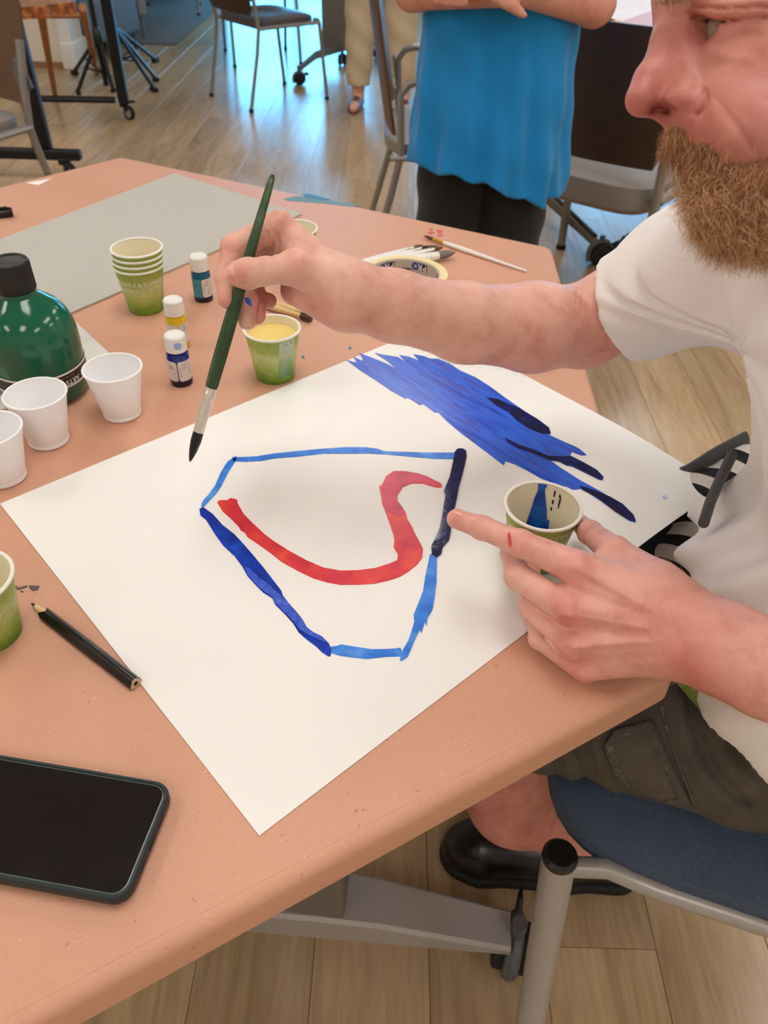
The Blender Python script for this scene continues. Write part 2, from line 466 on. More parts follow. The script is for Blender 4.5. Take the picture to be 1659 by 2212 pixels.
# ================================================================ the table, its paper cover, the painting
M['kraft'] = None
def kraft_material(nm, base):
    t = NT(nm); f = t.noise(900, 3, 0.7); g = t.noise(9, 3)
    c = t.ramp(f, [(0.3, lin(tuple(v * 0.93 for v in base))), (0.6, lin(base)), (0.8, lin(tuple(min(255, v * 1.07) for v in base)))])
    c = t.mix(0.25, c, t.ramp(g, [(0.3, lin(tuple(v * 0.93 for v in base))), (0.7, lin(tuple(min(255, v * 1.05) for v in base)))]))
    sp = t.noise(260, 1, 0.3); c = t.mix(t.ramp(sp, [(0.77, (0, 0, 0, 1)), (0.82, (0.6, 0.6, 0.6, 1))]), c, lin((150, 96, 72)))
    sq = t.noise(340, 1, 0.3, stretch=(1, 1.3, 1)); c = t.mix(t.ramp(sq, [(0.76, (0, 0, 0, 1)), (0.8, (0.5, 0.5, 0.5, 1))]), c, lin((244, 196, 172)))
    t.base(c); t.set(Roughness=0.52); t.b.inputs['Specular IOR Level'].default_value = 0.55
    t.bump(f, 0.12, 0.0004); return t.m
M['kraft'] = kraft_material('kraft_paper', (213, 159, 131))
M['tabletop'] = mat('laminate', (200, 196, 188), 0.4, var=0.03)
M['grey_metal'] = mat('silver_grey_powder_coat', (176, 172, 168), 0.36, 0.3, var=0.04, vscale=200, bump=0.1, bscale=900, bdist=0.0003)
M['grey_dark'] = mat('grey_column', (122, 117, 110), 0.5, 0.2, var=0.04)
M['black_plastic'] = mat('black_plastic', (17, 17, 18), 0.38, var=0.1)
M['black_rubber'] = mat('black_rubber', (22, 22, 23), 0.75, var=0.1)
M['mid_grey'] = mat('grey_plastic', (96, 98, 102), 0.45, var=0.05)

TZ = 0.74
A_ = pz(1466, 1453, TZ); B_ = pz(1193, 533, TZ); C_ = pz(262, 337, TZ)
_n1 = pz(480, 1984, TZ); _n2 = pz(1300, 1539, TZ)
side = 0.908
F_ = A_ + U(_n1 - _n2) * side
D_ = C_ + U(pz(0, 402, TZ) - C_) * side
E_ = D_ + (F_ - A_) * 0 + (A_ - B_)      # opposite side parallel to A-B
HEX = [p[:2].copy() for p in (A_, B_, C_, D_, E_, F_)]
def rounded_poly(P, r, n=5):
    out = []
    m = len(P)
    for i in range(m):
        p, a, b = np.array(P[i]), np.array(P[i - 1]), np.array(P[(i + 1) % m])
        u, v = U(a - p), U(b - p); th = math.acos(np.clip(u.dot(v), -1, 1)); d = r / math.tan(th / 2)
        c = p + U(u + v) * r / math.sin(th / 2); s, e = p + u * d, p + v * d
        a0 = math.atan2(*(s - c)[::-1]); a1 = math.atan2(*(e - c)[::-1]); da = (a1 - a0 + math.pi) % (2 * math.pi) - math.pi
        out += [(c[0] + r * math.cos(a0 + da * k / n), c[1] + r * math.sin(a0 + da * k / n)) for k in range(n + 1)]
    return out
def offset_poly(P, d):
    out = []; m = len(P)
    for i in range(m):
        p, a, b = np.array(P[i]), np.array(P[i - 1]), np.array(P[(i + 1) % m])
        n1 = U(p - a); n2 = U(b - p); n = U(np.array([n1[1] + n2[1], -n1[0] - n2[0]]))
        out.append(tuple(p + n * d / max(0.3, n.dot(np.array([n1[1], -n1[0]])))))
    return out
OUTER = rounded_poly(HEX, 0.02, 5)
def draped_sheet(name, ring, thick=0.0006, fold=0.032, r=0.010, lift=0.0, m=None):
    """a paper sheet over a table: flat top, rounded fold and a short vertical fall"""
    mb = MB(); n = len(ring); rings = [(0.0 - r * 1.0, 0.0)]
    for k in range(1, 6):
        a = math.pi / 2 * k / 5; rings.append((-r + r * math.sin(a), -r + r * math.cos(a)))
    rings += [(0.0005, -fold), (-0.012, -fold - 0.004)]
    vs = []
    for (o, z) in rings:
        vs += [(x, y, TZ + lift + z) for x, y in offset_poly(ring, o)]
    fs = [tuple(range(n))]
    for i in range(len(rings) - 1):
        for k in range(n):
            fs.append((i * n + k, i * n + (k + 1) % n, (i + 1) * n + (k + 1) % n, (i + 1) * n + k)[::-1])
    mb.add(vs, fs, True); return mb.build(name, m or M['kraft'], sharp=50)
tb = empty('work_table', tuple(np.mean(HEX, axis=0)) + (0,), label='hexagonal work table on silver wheeled legs under brown kraft paper', cat='table')
cx, cy = np.mean(HEX, axis=0)
loc = lambda P: [(x - cx, y - cy) for x, y in P]
MB().prism(loc(rounded_poly([tuple(p) for p in offset_poly([tuple(q) for q in HEX], -0.014)], 0.02)), TZ - 0.030, TZ - 0.002).build('table_top', M['tabletop'], tb)
# the visible leg: column, foot beam, caster
def leg(base, d, name='leg', col_w=0.11, L=0.30):
    g = np.array([cx, cy, 0]); d = U(d); p = np.array(base, float) - g
    sx = np.array([-d[1], d[0], 0])
    l = MB(); Mx = Matrix(((d[0], sx[0], 0), (d[1], sx[1], 0), (0, 0, 1))).to_4x4()
    l.box((p[0], p[1], 0.42), (0.26, 0.062, 0.58), Mx, 0.006)
    lo = l.build(name, M['grey_dark'], tb)
    f = MB()
    n = 9; vs = []; 
    for i in range(n):
        t = -1 + 2 * i / (n - 1); x = t * L; h1 = 0.135 - 0.045 * max(0, abs(t) - 0.42) / 0.58; h0 = 0.074; w = 0.04 - 0.012 * abs(t)
        for (yy, zz) in ((-w, h0), (-w, h1 - 0.006), (-w + 0.005, h1), (w - 0.005, h1), (w, h1 - 0.006), (w, h0)):
            q = p + d * x + sx * yy; vs.append((q[0], q[1], zz))
    fs = [(0, 1, 2, 3, 4, 5), tuple((n - 1) * 6 + k for k in range(6))[::-1]]
    for i in range(n - 1):
        for k in range(6): fs.append((i * 6 + k, i * 6 + (k + 1) % 6, (i + 1) * 6 + (k + 1) % 6, (i + 1) * 6 + k)[::-1])
    f.add(vs, fs, False)
    fo = f.build('foot_beam', M['grey_metal'], tb)
    for s in (-1, 1):
        q = p + d * s * (L + 0.010)
        caster((q[0], q[1], 0), math.atan2(d[1], d[0]) + math.pi / 2 - .15, tb)
def caster(at, ang, parent, name='caster', R=0.036):
    """twin-wheel caster with a grey hood and a brake tab"""
    Mz = Matrix.Translation(at) @ Matrix.Rotation(ang, 4, 'Z')
    h = MB(); pts = []
    for i in range(9):
        a = math.radians(-35 + 250 * i / 8); pts.append((R * 1.05 * math.cos(a), 0, R + R * 1.05 * math.sin(a)))
    h.tube([tuple(Mz @ Vector(p)) for p in pts], 0.012, 8)
    h.tube([tuple(Mz @ Vector((0, 0, z))) for z in (R, 0.115)], 0.011, 10)
    ho = h.build(name, M['mid_grey'], parent)
    for s in (-1, 1):
        Wm = Mz @ Matrix.Translation((0, s * 0.019, R)) @ Matrix.Rotation(math.pi / 2, 4, 'X')
        MB().lathe([(0.006, -0.009), (R * 0.86, -0.009), (R, -0.006), (R, 0.006), (R * 0.86, 0.009), (0.006, 0.009)], 28, M=Wm).build('wheel', M['black_rubber'], ho)
    MB().tube([tuple(Mz @ Vector(p)) for p in ((R * 0.9, 0, R * 1.5), (R * 1.5, 0, R * 1.75), (R * 2.0, 0, R * 1.55))], [0.011, 0.011, 0.006], 8, sq=0.5).build('brake_tab', M['black_plastic'], ho)
colbase = pz(742, 1985, 0.135)
foot_end = pz(1120, 2060, 0.09)
_d = U((foot_end - colbase) * [1, 1, 0])
leg(colbase - _d * 0.13 + np.array([-_d[1], _d[0], 0]) * 0.031, _d, L=float(np.linalg.norm((foot_end - colbase)[:2]) + 0.12))
leg((cx - 0.42, cy + 0.30, 0), _d)

kp = draped_sheet('kraft_paper_cover', OUTER)
tag(kp, 'brown kraft paper covering the whole hexagonal table and folded over its edges', 'paper')
# the second sheet laid over the near side; its straight edge runs from under the painting to the phone
s1, s2 = pz(355, 1553, TZ)[:2], pz(245, 1665, TZ)[:2]
dS = U(s2 - s1); nS = np.array([dS[1], -dS[0]])
if nS.dot(A_[:2] - s1) < 0: nS = -nS
def clip_half(P, p0, n):
    out = []
    for i in range(len(P)):
        a, b = np.array(P[i - 1]), np.array(P[i]); da, db = (a - p0).dot(n), (b - p0).dot(n)
        if (da > 0) != (db > 0): out.append(tuple(a + (b - a) * da / (da - db)))
        if db > 0: out.append(tuple(b))
    return out
ks = clip_half(offset_poly(OUTER, -0.0105), s1, nS)
k2 = MB().prism(ks, TZ + 0.00003, TZ + 0.00024).build('kraft_paper_sheet', M['kraft'])
tag(k2, 'second brown kraft sheet laid on the table under the phone, its cut edge showing', 'paper')

# ---- large white sheet with the painting
M['sheet'] = mat('drawing_paper', (242, 241, 236), 0.7, var=0.012, vscale=6, bump=0.06, bscale=700, bdist=0.0003)
SZ = TZ + 0.0012
q0, q3 = pz(0, 1088, SZ), pz(560, 1805, SZ)
eL = U(q3 - q0); eW = U(np.array([-eL[1], eL[0], 0])); eL = eL
if eW.dot(pz(845, 735, SZ) - q0) < 0: eW = -eW
LEN, WID = 0.6096, 0.4572
# long side runs from q0 towards the arm; short side q0 -> q3
SH_O, SH_X, SH_Y = q0, eW, eL
print('sheet short', np.linalg.norm(q3 - q0), 'long end px')
tblN = U(np.array([B_[1] - A_[1], -(B_[0] - A_[0]), 0])) if True else None
def droop(p):
    o = (p - A_).dot(tblN); o = max(0.0, o - 0.0)
    return -0.9 * o * o
sh = empty('painted_sheet', q0, label='large white paper sheet with a blue and red painted bowl outline', cat='paper')
def sheet_grid():
    mb = MB(); nx, ny = 30, 14; vs = []; fs = []
    Lx, Ly = LEN, float(np.linalg.norm(q3 - q0))
    for z in (0.0, -0.0005):
        for j in range(ny + 1):
            for i in range(nx + 1):
                p = q0 + SH_X * Lx * i / nx + SH_Y * Ly * j / ny
                vs.append(tuple(p - q0 + np.array([0, 0, droop(p) + z])))
    n = (nx + 1) * (ny + 1); I = lambda i, j: j * (nx + 1) + i
    for j in range(ny):
        for i in range(nx):
            f = (I(i, j), I(i + 1, j), I(i + 1, j + 1), I(i, j + 1)); fs += [f[::-1], tuple(q + n for q in f)]
    for i in range(nx): fs += [(I(i, 0), I(i + 1, 0), I(i + 1, 0) + n, I(i, 0) + n), (I(i + 1, ny), I(i, ny), I(i, ny) + n, I(i + 1, ny) + n)]
    for j in range(ny): fs += [(I(0, j + 1), I(0, j), I(0, j) + n, I(0, j + 1) + n), (I(nx, j), I(nx, j + 1), I(nx, j + 1) + n, I(nx, j) + n)]
    mb.add(vs, fs, True); return mb.build('sheet', M['sheet'], sh, sharp=60)
sheet_grid()

def paint(name, stops, rough=0.22, scale=30, stretch=(1, 1, 1), ang=0.0, spec=0.5):
    t = NT(name); tc = t.n('ShaderNodeTexCoord'); mp = t.n('ShaderNodeMapping')
    mp.inputs['Rotation'].default_value = (0, 0, -ang)
    mp2 = t.n('ShaderNodeMapping'); mp2.inputs['Scale'].default_value = stretch
    t.l(tc.outputs['Object'], mp.inputs['Vector']); t.l(mp.outputs['Vector'], mp2.inputs['Vector'])
    n = t.n('ShaderNodeTexNoise'); n.inputs['Scale'].default_value = scale; n.inputs['Detail'].default_value = 4; n.inputs['Distortion'].default_value = 0.4
    t.l(mp2.outputs['Vector'], n.inputs['Vector'])
    t.base(t.ramp(n.outputs['Fac'], [(p, lin(c)) for p, c in stops])); t.set(Roughness=rough); t.b.inputs['Specular IOR Level'].default_value = spec
    t.bump(n.outputs['Fac'], 0.25, 0.0006)
    return t.m
def cropA(P): return [(x / 2.676 + 400, y / 2.676 + 940) for x, y in P]
def cropB(P): return [(x / 2.514 + 740, y / 2.514 + 720) for x, y in P]
def stroke(px, m, name='brush_stroke', z0=0.0002, th=0.0005, label=None):
    """a film of dried paint on the sheet"""
    P = [pz(x, y, SZ) for x, y in px]; n = len(P)
    a = sum(P[i][0] * P[(i + 1) % n][1] - P[(i + 1) % n][0] * P[i][1] for i in range(n))
    if a < 0: P = P[::-1]
    bm = bmesh.new()
    top = [bm.verts.new(tuple(p - q0 + np.array([0, 0, droop(p) + z0 + th]))) for p in P]
    bot = [bm.verts.new(tuple(p - q0 + np.array([0, 0, droop(p) + z0 - 0.0002]))) for p in P]
    f = bm.faces.new(top)
    bm.faces.remove(f)
    for tri in tessellate_polygon([[Vector((p[0], p[1], 0)) for p in P]]):
        u, v, w = (Vector((P[k][0], P[k][1], 0)) for k in tri)
        if (v - u).cross(w - u).z < 0: tri = tri[::-1]
        bm.faces.new([top[k] for k in tri])
    for i in range(n): bm.faces.new((top[i], bot[i], bot[(i + 1) % n], top[(i + 1) % n]))
    me = bpy.data.meshes.new(name); bm.to_mesh(me); bm.free(); me.materials.append(m)
    o = bpy.data.objects.new(name, me); COL.objects.link(o); o.parent = sh
    if label: o['label'] = label
    return o
LB = ((38, 105, 205), (52, 128, 226), (88, 156, 236))
M['p_light'] = paint('light_blue_paint', [(0.3, LB[0]), (0.5, LB[1]), (0.72, LB[2])], 0.35, 60, spec=0.3)
M['p_deep'] = paint('deep_blue_paint', [(0.3, (4, 30, 130)), (0.55, (6, 60, 180)), (0.75, (22, 88, 214))], 0.16, 45)
M['p_purple'] = paint('violet_blue_paint', [(0.3, (38, 70, 190)), (0.6, (70, 104, 214)), (0.8, (110, 140, 228))], 0.22, 120)
M['p_navy'] = paint('navy_paint', [(0.3, (3, 6, 48)), (0.6, (8, 20, 92)), (0.78, (14, 48, 150))], 0.08, 35)
M['p_red'] = paint('red_paint', [(0.28, (190, 28, 52)), (0.45, (214, 44, 62)), (0.6, (226, 62, 60)), (0.8, (236, 104, 62))], 0.3, 38, spec=0.3)
M['p_pink'] = paint('crimson_paint', [(0.3, (184, 26, 60)), (0.55, (212, 40, 84)), (0.8, (226, 72, 100))], 0.3, 38, spec=0.3)
_a = pz(780, 770, SZ); _b = pz(1350, 1110, SZ); _ang = math.atan2(_b[1] - _a[1], _b[0] - _a[0])
M['p_wash'] = paint('blue_wash', [(0.25, (10, 34, 134)), (0.40, (28, 76, 200)), (0.52, (44, 104, 226)), (0.62, (58, 70, 180)), (0.75, (42, 126, 238))], 0.2, 14, (0.8, 8, 1), _ang)

stroke(cropA([(278,125),(300,130),(410,125),(520,107),(640,95),(780,82),(920,72),(1040,72),(1110,80),(1150,95),(1240,98),(1400,103),(1560,103),(1562,140),(1440,137),(1300,125),(1160,112),(1060,107),(920,108),(800,108),(650,125),(520,135),(440,150),(350,155),(290,152),(275,150)]), M['p_light'], label='thin light blue stroke along the top of the outline')
stroke(cropA([(250,150),(268,140),(275,128),(284,140),(300,120),(292,150),(250,215),(215,285),(180,340),(140,380),(112,412),(92,418),(95,398),(108,375),(140,340),(175,290),(205,220),(228,180)]), M['p_light'])
stroke(cropA([(82,428),(105,418),(160,458),(215,520),(285,575),(345,640),(405,710),(455,770),(505,835),(555,900),(565,930),(600,975),(640,1020),(680,1070),(705,1115),(740,1140),(790,1165),(830,1205),(845,1240),(842,1275),(830,1282),(790,1255),(760,1225),(700,1180),(655,1140),(625,1090),(580,1040),(520,980),(505,945),(450,910),(400,860),(360,815),(330,760),(285,700),(220,640),(170,570),(120,490),(88,465)]), M['p_deep'], label='broad dark blue stroke down the left side')
stroke(cropA([(345,765),(370,775),(430,830),(470,855),(520,905),(555,930),(600,980),(640,1030),(685,1080),(700,1112),(735,1140),(790,1170),(825,1205),(780,1190),(720,1160),(665,1130),(630,1085),(580,1032),(525,976),(508,942),(455,905),(405,858),(365,815)]), M['p_purple'], z0=0.0007)
stroke(cropA([(842,1225),(880,1220),(900,1212),(960,1222),(1080,1240),(1180,1238),(1245,1232),(1252,1250),(1250,1280),(1160,1282),(1050,1295),(960,1285),(890,1275),(845,1260)]), M['p_light'])
stroke(cropA([(1240,1300),(1255,1250),(1290,1190),(1310,1130),(1325,1080),(1320,1040),(1345,980),(1375,905),(1385,830),(1400,760),(1415,690),(1455,700),(1455,760),(1452,860),(1440,950),(1430,1010),(1400,1060),(1395,1105),(1385,1080),(1365,1145),(1355,1125),(1330,1180),(1300,1250),(1285,1285),(1250,1308)]), M['p_light'], z0=0.0003)
stroke(cropA([(1558,100),(1575,82),(1605,82),(1624,95),(1626,130),(1615,180),(1600,240),(1580,310),(1570,370),(1555,440),(1540,500),(1535,560),(1525,610),(1490,650),(1480,690),(1455,710),(1425,690),(1422,645),(1450,590),(1470,540),(1485,470),(1495,400),(1505,355),(1495,325),(1510,290),(1530,240),(1545,170)]), M['p_navy'], z0=0.0005, th=0.001, label='thick wet navy stroke down the right side')
RED = [(185,390),(200,378),(245,378),(262,365),(300,375),(305,400),(340,460),(390,510),(460,575),(520,620),(600,670),(700,725),(800,768),(900,785),(1000,783),(1100,770),(1180,745),(1225,725),(1230,690),(1205,650),(1210,610),(1205,580),(1185,520),(1160,450),(1140,400),(1130,340),(1122,300),(1140,285),(1160,240),(1205,210),(1270,210),(1340,222),(1400,240),(1440,262),(1478,280),(1486,300),(1460,305),(1420,295),(1370,280),(1310,280),(1260,300),(1230,345),(1225,380),(1250,410),(1275,450),(1285,490),(1310,530),(1330,575),(1355,620),(1375,660),(1370,710),(1340,750),(1290,790),(1240,820),(1180,840),(1090,860),(1000,865),(900,866),(820,852),(740,828),(660,790),(560,735),(490,680),(420,630),(360,590),(345,565),(320,550),(310,530),(260,480),(215,440)]
stroke(cropA(RED), M['p_red'], label='red curved stroke inside the blue outline')
stroke(cropA([(1140,290),(1160,245),(1205,214),(1270,213),(1340,225),(1400,243),(1438,264),(1474,282),(1480,298),(1420,290),(1370,276),(1310,276),(1256,297),(1227,343),(1222,380),(1247,412),(1270,452),(1240,470),(1200,455),(1165,440),(1146,400),(1136,340)]), M['p_pink'], z0=0.0006, th=0.0003)
stroke(cropB([(20,145),(60,158),(78,160),(58,128),(105,150),(112,146),(90,108),(150,130),(235,165),(295,195),(240,150),(175,108),(230,120),(300,130),(350,162),(308,120),(360,128),(418,152),(385,115),(440,125),(480,140),(520,140),(580,165),(640,205),(720,240),(800,290),(880,350),(960,405),(1040,460),(1110,510),(1130,545),(1125,555),(1200,590),(1280,625),(1325,662),(1300,665),(1245,645),(1235,665),(1300,700),(1370,745),(1415,780),(1415,800),(1390,795),(1320,760),(1250,725),(1220,720),(1200,700),(1120,685),(1180,730),(1290,800),(1400,860),(1500,920),(1560,970),(1590,1010),(1590,1028),(1560,1020),(1490,975),(1400,910),(1300,845),(1250,850),(1220,835),(1160,820),(1080,790),(1000,745),(930,710),(885,695),(875,718),(800,660),(720,600),(640,540),(570,480),(520,430),(500,430),(440,385),(420,390),(355,350),(340,355),(260,310),(180,255),(100,205)]), M['p_wash'], label='broad blue brushed patch at the top of the sheet')
for P in ([(780,350),(840,360),(960,410),(1060,470),(1120,515),(1130,545),(1090,550),(1010,520),(950,480),(900,430),(830,390)],
          [(880,570),(960,610),(1050,640),(1120,670),(1200,670),(1240,670),(1310,705),(1380,745),(1418,785),(1400,800),(1330,765),(1230,715),(1220,722),(1180,700),(1120,690),(1050,660),(960,630),(900,595)],
          [(1285,830),(1350,850),(1450,890),(1520,930),(1580,990),(1592,1025),(1550,1015),(1480,970),(1390,900),(1300,850)]):
    stroke(cropB(P), M['p_navy'], z0=0.0006, th=0.0006, label='wet navy streak at the end of the blue patch')
M['faint'] = mat('faint_blue_dab', (190, 206, 240), 0.6, var=0.05)
stroke([(1432, 1070), (1438, 1067), (1444, 1073), (1437, 1077)], M['faint'], 'paint_dab')

# ---- marks and stains on the brown paper
def flat_mark(px, m, parent, z, name='stain', th=0.0004):
    P = [pz(x, y, z) for x, y in px]
    return MB().prism([(p[0], p[1]) for p in P], z - 0.0003, z + th).build(name, m, parent)
M['st_grey'] = mat('grey_paint_stain', (92, 84, 80), 0.8, var=0.15, vscale=300)
M['st_blue'] = mat('blue_paint_stain', (96, 140, 158), 0.6, var=0.12, vscale=90)
M['st_dkblue'] = mat('dark_blue_stain', (50, 118, 150), 0.5, var=0.12, vscale=90)
M['st_red'] = mat('red_paint_stain', (206, 96, 100), 0.7, var=0.12, vscale=300)
flat_mark([(62, 1265), (86, 1266), (82, 1275), (70, 1277), (64, 1271)], M['st_grey'], kp, TZ)
for P in ([(16,1268),(30,1265),(40,1267),(28,1271),(18,1273)], [(34,1271),(46,1268),(58,1265),(60,1268),(48,1272),(38,1275)], [(44,1276),(52,1278),(50,1280),(44,1279)], [(14,1276),(22,1277),(20,1279),(15,1278)]):
    flat_mark(P, M['st_grey'], kp, TZ)
flat_mark([(612,430),(640,424),(680,428),(740,438),(775,444),(760,447),(700,440),(650,436),(622,434)], M['st_blue'], kp, TZ)
flat_mark([(655,421),(668,419),(690,425),(712,431),(700,433),(672,428),(658,426)], M['st_dkblue'], kp, TZ, th=0.0008)
for P in ([(922,503),(932,499),(940,503),(930,507)], [(942,497),(953,496),(958,501),(948,505)], [(944,508),(954,505),(957,509),(948,512)], [(925,495),(934,493),(936,496),(928,498)]):
    flat_mark(P, M['st_red'], kp, TZ)
flat_mark([(752,752),(757,749),(760,752),(755,756)], M['st_dkblue'], kp, TZ)
flat_mark([(650,770),(655,768),(659,774),(654,775)], M['st_dkblue'], kp, TZ)
# white sheet corner sticking out at the far left edge, grey board
M['board'] = mat('grey_chipboard', (186, 184, 174), 0.8, var=0.05, vscale=250, bump=0.08, bscale=800)
b0, b1, b2 = pz(378, 377, TZ), pz(652, 465, TZ), pz(172, 671, TZ)
bl = U(b2 - b1); bl = bl * 0.60
gb = MB().prism([tuple(p[:2]) for p in (b0, b1, b2, b2 + (pz(0, 521, TZ) - b0) * 0.6 + np.array([-0.05, -0.05, 0]), b0 + (pz(0, 521, TZ) - b0) * 1.35)], TZ + 0.0004, TZ + 0.0030).build('grey_board', M['board'])
tag(gb, 'large plain grey cardboard panel lying behind the paint bottles', 'cardboard')
# ================================================================ things on the table
def cup_paper(name='paper_cup', H=0.067, RT=0.0345, RB=0.0240):
    """a lidless paper cup: body, rolled rim; returns its Empty, standing on z = 0"""
    t = empty(name)
    n = 48
    prof = [(0.0, 0.006), (RB - 0.0012, 0.006), (RT - 0.0016, H - 0.001)]
    inner = MB().lathe(prof, n).build('inner_wall', M['cup_in'], t)
    outer = MB().lathe([(RB - 0.0025, 0.005), (RB - 0.0025, 0.0), (RB, 0.0), (RT - 0.0008, H - 0.002)], n).build('printed_wall', M['cup_green'], t)
    rim = MB().lathe([(RT - 0.0004 + 0.0017 * math.cos(a), H - 0.0012 + 0.0017 * math.sin(a)) for a in [2 * math.pi * k / 10 for k in range(10)]], n, close=True).build('rim', M['cup_rim'], t)
    return t
def cup_plastic(name='plastic_cup', H=0.062, RT=0.0325, RB=0.0218):
    t = empty(name); n = 48
    MB().lathe([(0.0, 0.0035), (RB - 0.003, 0.0035), (RB - 0.0012, 0.006), (RT - 0.0012, H)], n).build('inner_wall', M['cup_white'], t)
    MB().lathe([(0.0, 0.0015), (RB - 0.004, 0.0015), (RB - 0.003, 0.0), (RB, 0.001), (RB + 0.0002, 0.004), (RB - 0.0004, 0.005), (RT, H)], n).build('outer_wall', M['cup_white'], t)
    MB().lathe([(RT - 0.0003 + 0.0014 * math.cos(a), H - 0.0008 + 0.0014 * math.sin(a)) for a in [2 * math.pi * k / 10 for k in range(10)]], n, close=True).build('rim', M['cup_white'], t)
    return t
def wrap(vs, fs, r_of_z, zc, a0, lift=0.00025, flip=1):
    """bends flat shapes (x along the girth, y up) round a cone"""
    out = []
    for x, y in vs:
        z = zc + y * flip; r = r_of_z(z) + lift; a = a0 + x * flip / r
        out.append((r * math.cos(a), r * math.sin(a), z))
    return out, fs
def shape_mesh(items):
    """joins (verts2d, faces) lists"""
    V_, F_ = [], []
    for vs, fs in items:
        o = len(V_); V_ += list(vs); F_ += [tuple(i + o for i in f) for f in fs]
    return V_, F_
def grid_rect(x0, x1, y0, y1, nx=8, ny=1, r=0.0):
    """a finely divided rounded rectangle for wrapping"""
    xs = [x0 + (x1 - x0) * i / nx for i in range(nx + 1)]
    vs = []; fs = []
    for j in range(ny + 1):
        for x in xs:
            lo, hi = y0, y1
            if r > 0:
                d = min(x - x0, x1 - x)
                if d < r:
                    c = r - math.sqrt(max(0, r * r - (r - d) ** 2)); lo, hi = y0 + c, y1 - c
            vs.append((x, lo + (hi - lo) * j / ny))
    for j in range(ny):
        for i in range(nx): fs.append((j * (nx + 1) + i, j * (nx + 1) + i + 1, (j + 1) * (nx + 1) + i + 1, (j + 1) * (nx + 1) + i))
    return vs, fs
M['cup_rim'] = mat('cup_rim_paper', (240, 238, 226), 0.5, var=0.02)
t = NT('cup_inner'); t.base(lin((236, 226, 196))); t.set(Roughness=0.45); t.b.inputs['Subsurface Weight'].default_value = 0.0; M['cup_in'] = t.m
def green_print():
    t = NT('green_leaf_print'); tc = t.n('ShaderNodeTexCoord'); sx = t.n('ShaderNodeSeparateXYZ'); t.l(tc.outputs['Object'], sx.inputs[0])
    mr = t.n('ShaderNodeMapRange'); mr.inputs['From Max'].default_value = 0.067; t.l(sx.outputs['Z'], mr.inputs['Value'])
    n1 = t.noise(38, 5, 0.6, dist=0.6); n2 = t.noise(190, 4, 0.7)
    ad = t.n('ShaderNodeMath', operation='MULTIPLY_ADD'); ad.inputs[1].default_value = 0.5; t.l(n1, ad.inputs[0]); 
    sb = t.n('ShaderNodeMath', operation='SUBTRACT'); sb.inputs[1].default_value = 0.25; t.l(mr.outputs[0], sb.inputs[0]); t.l(sb.outputs[0], ad.inputs[2])
    c = t.ramp(ad.outputs[0], [(0.0, lin((84, 130, 34))), (0.2, lin((130, 164, 52))), (0.42, lin((180, 194, 112))), (0.6, lin((196, 204, 146))), (0.78, lin((160, 178, 84))), (1.0, lin((146, 168, 74)))])
    c = t.mix(t.ramp(n2, [(0.5, (0, 0, 0, 1)), (0.68, (0.35, 0.35, 0.35, 1))]), c, lin((84, 128, 40)))
    t.base(c); t.set(Roughness=0.5); return t.m
M['cup_green'] = green_print()
t = NT('white_polystyrene'); t.base(lin((246, 245, 245))); t.set(Roughness=0.35); t.b.inputs['Subsurface Weight'].default_value = 0.35
t.b.inputs['Subsurface Radius'].default_value = (0.004, 0.004, 0.004); t.bump(t.noise(300, 2), 0.03, 0.0002); M['cup_white'] = t.m
M['print_white'] = mat('white_print', (236, 240, 220), 0.5, var=0.02)
M['print_grey'] = mat('grey_print', (120, 126, 112), 0.5, var=0.02)
RCUP = lambda z: 0.0240 + (0.0337 - 0.0240) * z / 0.065
def put_words(cup, words, a0, z=0.052, size=0.0068, m='print_white', flip=1, name='printed_words'):
    vs, fs = text_mesh(words, size); v3, f3 = wrap(vs, fs, RCUP, z, a0, 0.0003, flip)
    return MB().add(v3, f3, False).build(name, M[m], cup)
def facing(c):       # the angle from a thing towards the camera
    return math.atan2(-c[1], -c[0])

# ---- green paper cups
cups = {}
base_cup = cup_paper()
def place_cup(c, label, z=TZ, group='green paper cups', first=[True], spin=0.0):
    o = base_cup if first[0] else copy_tree(base_cup); first[0] = False
    o.location = (c[0], c[1], z); o.rotation_euler = (0, 0, spin); tag(o, label, 'cup', group); return o
sx, sy = -0.352, 1.036
zs = [TZ + 0.0005 + 0.0078 * k for k in range(4)]
stk = []
for k in range(4):
    lab = ['lowest green paper cup of the nested stack, its leaf print and white words in view', 'second cup up in the nested stack of green paper cups, only its rim band showing',
           'third cup up in the nested stack of green paper cups, only its rim band showing', 'topmost green paper cup of the nested stack, its cream inside in view'][k]
    stk.append(place_cup((sx + 0.0006 * k, sy, 0), lab, zs[k], 'stacked green paper cups'))
cA = place_cup((-0.144, 0.863), 'green paper cup standing alone under the hand that holds the brush', TZ + 0.0002, spin=0.4)
cB = place_cup(pz(637, 493, 0.806), 'green paper cup half hidden behind the wrist, farthest along the table', TZ + 0.0002, spin=2.0)
cP = place_cup((0.144, 0.540), 'green paper cup with blue paint inside, held beside the pointing finger', SZ + 0.0004, spin=1.0)
cL = place_cup((-0.331, 0.428), 'green paper cup cut by the left edge of the photo, near the black pencil', TZ + 0.0002, spin=-0.6)
put_words(stk[0], 'RENEWABLE & COMPOSTABLE', facing((sx, sy)) + 0.05, size=0.0082, z=0.0485)
put_words(cP, 'RENEWABLE & COMPOSTABLE', facing((0.144, 0.54)) - 1.0 + 0.36, size=0.0082, z=0.0525)
put_words(cA, 'M', facing((-0.144, 0.863)) - 0.4 - 0.62, size=0.011, z=0.012, m='print_grey', name='printed_mark')
sv = shape_mesh([grid_rect(-0.006, 0.0, 0.0006, 0.0014), grid_rect(-0.006, -0.001, -0.001, -0.0004), grid_rect(0.004, 0.0085, -0.0002, 0.0018)])
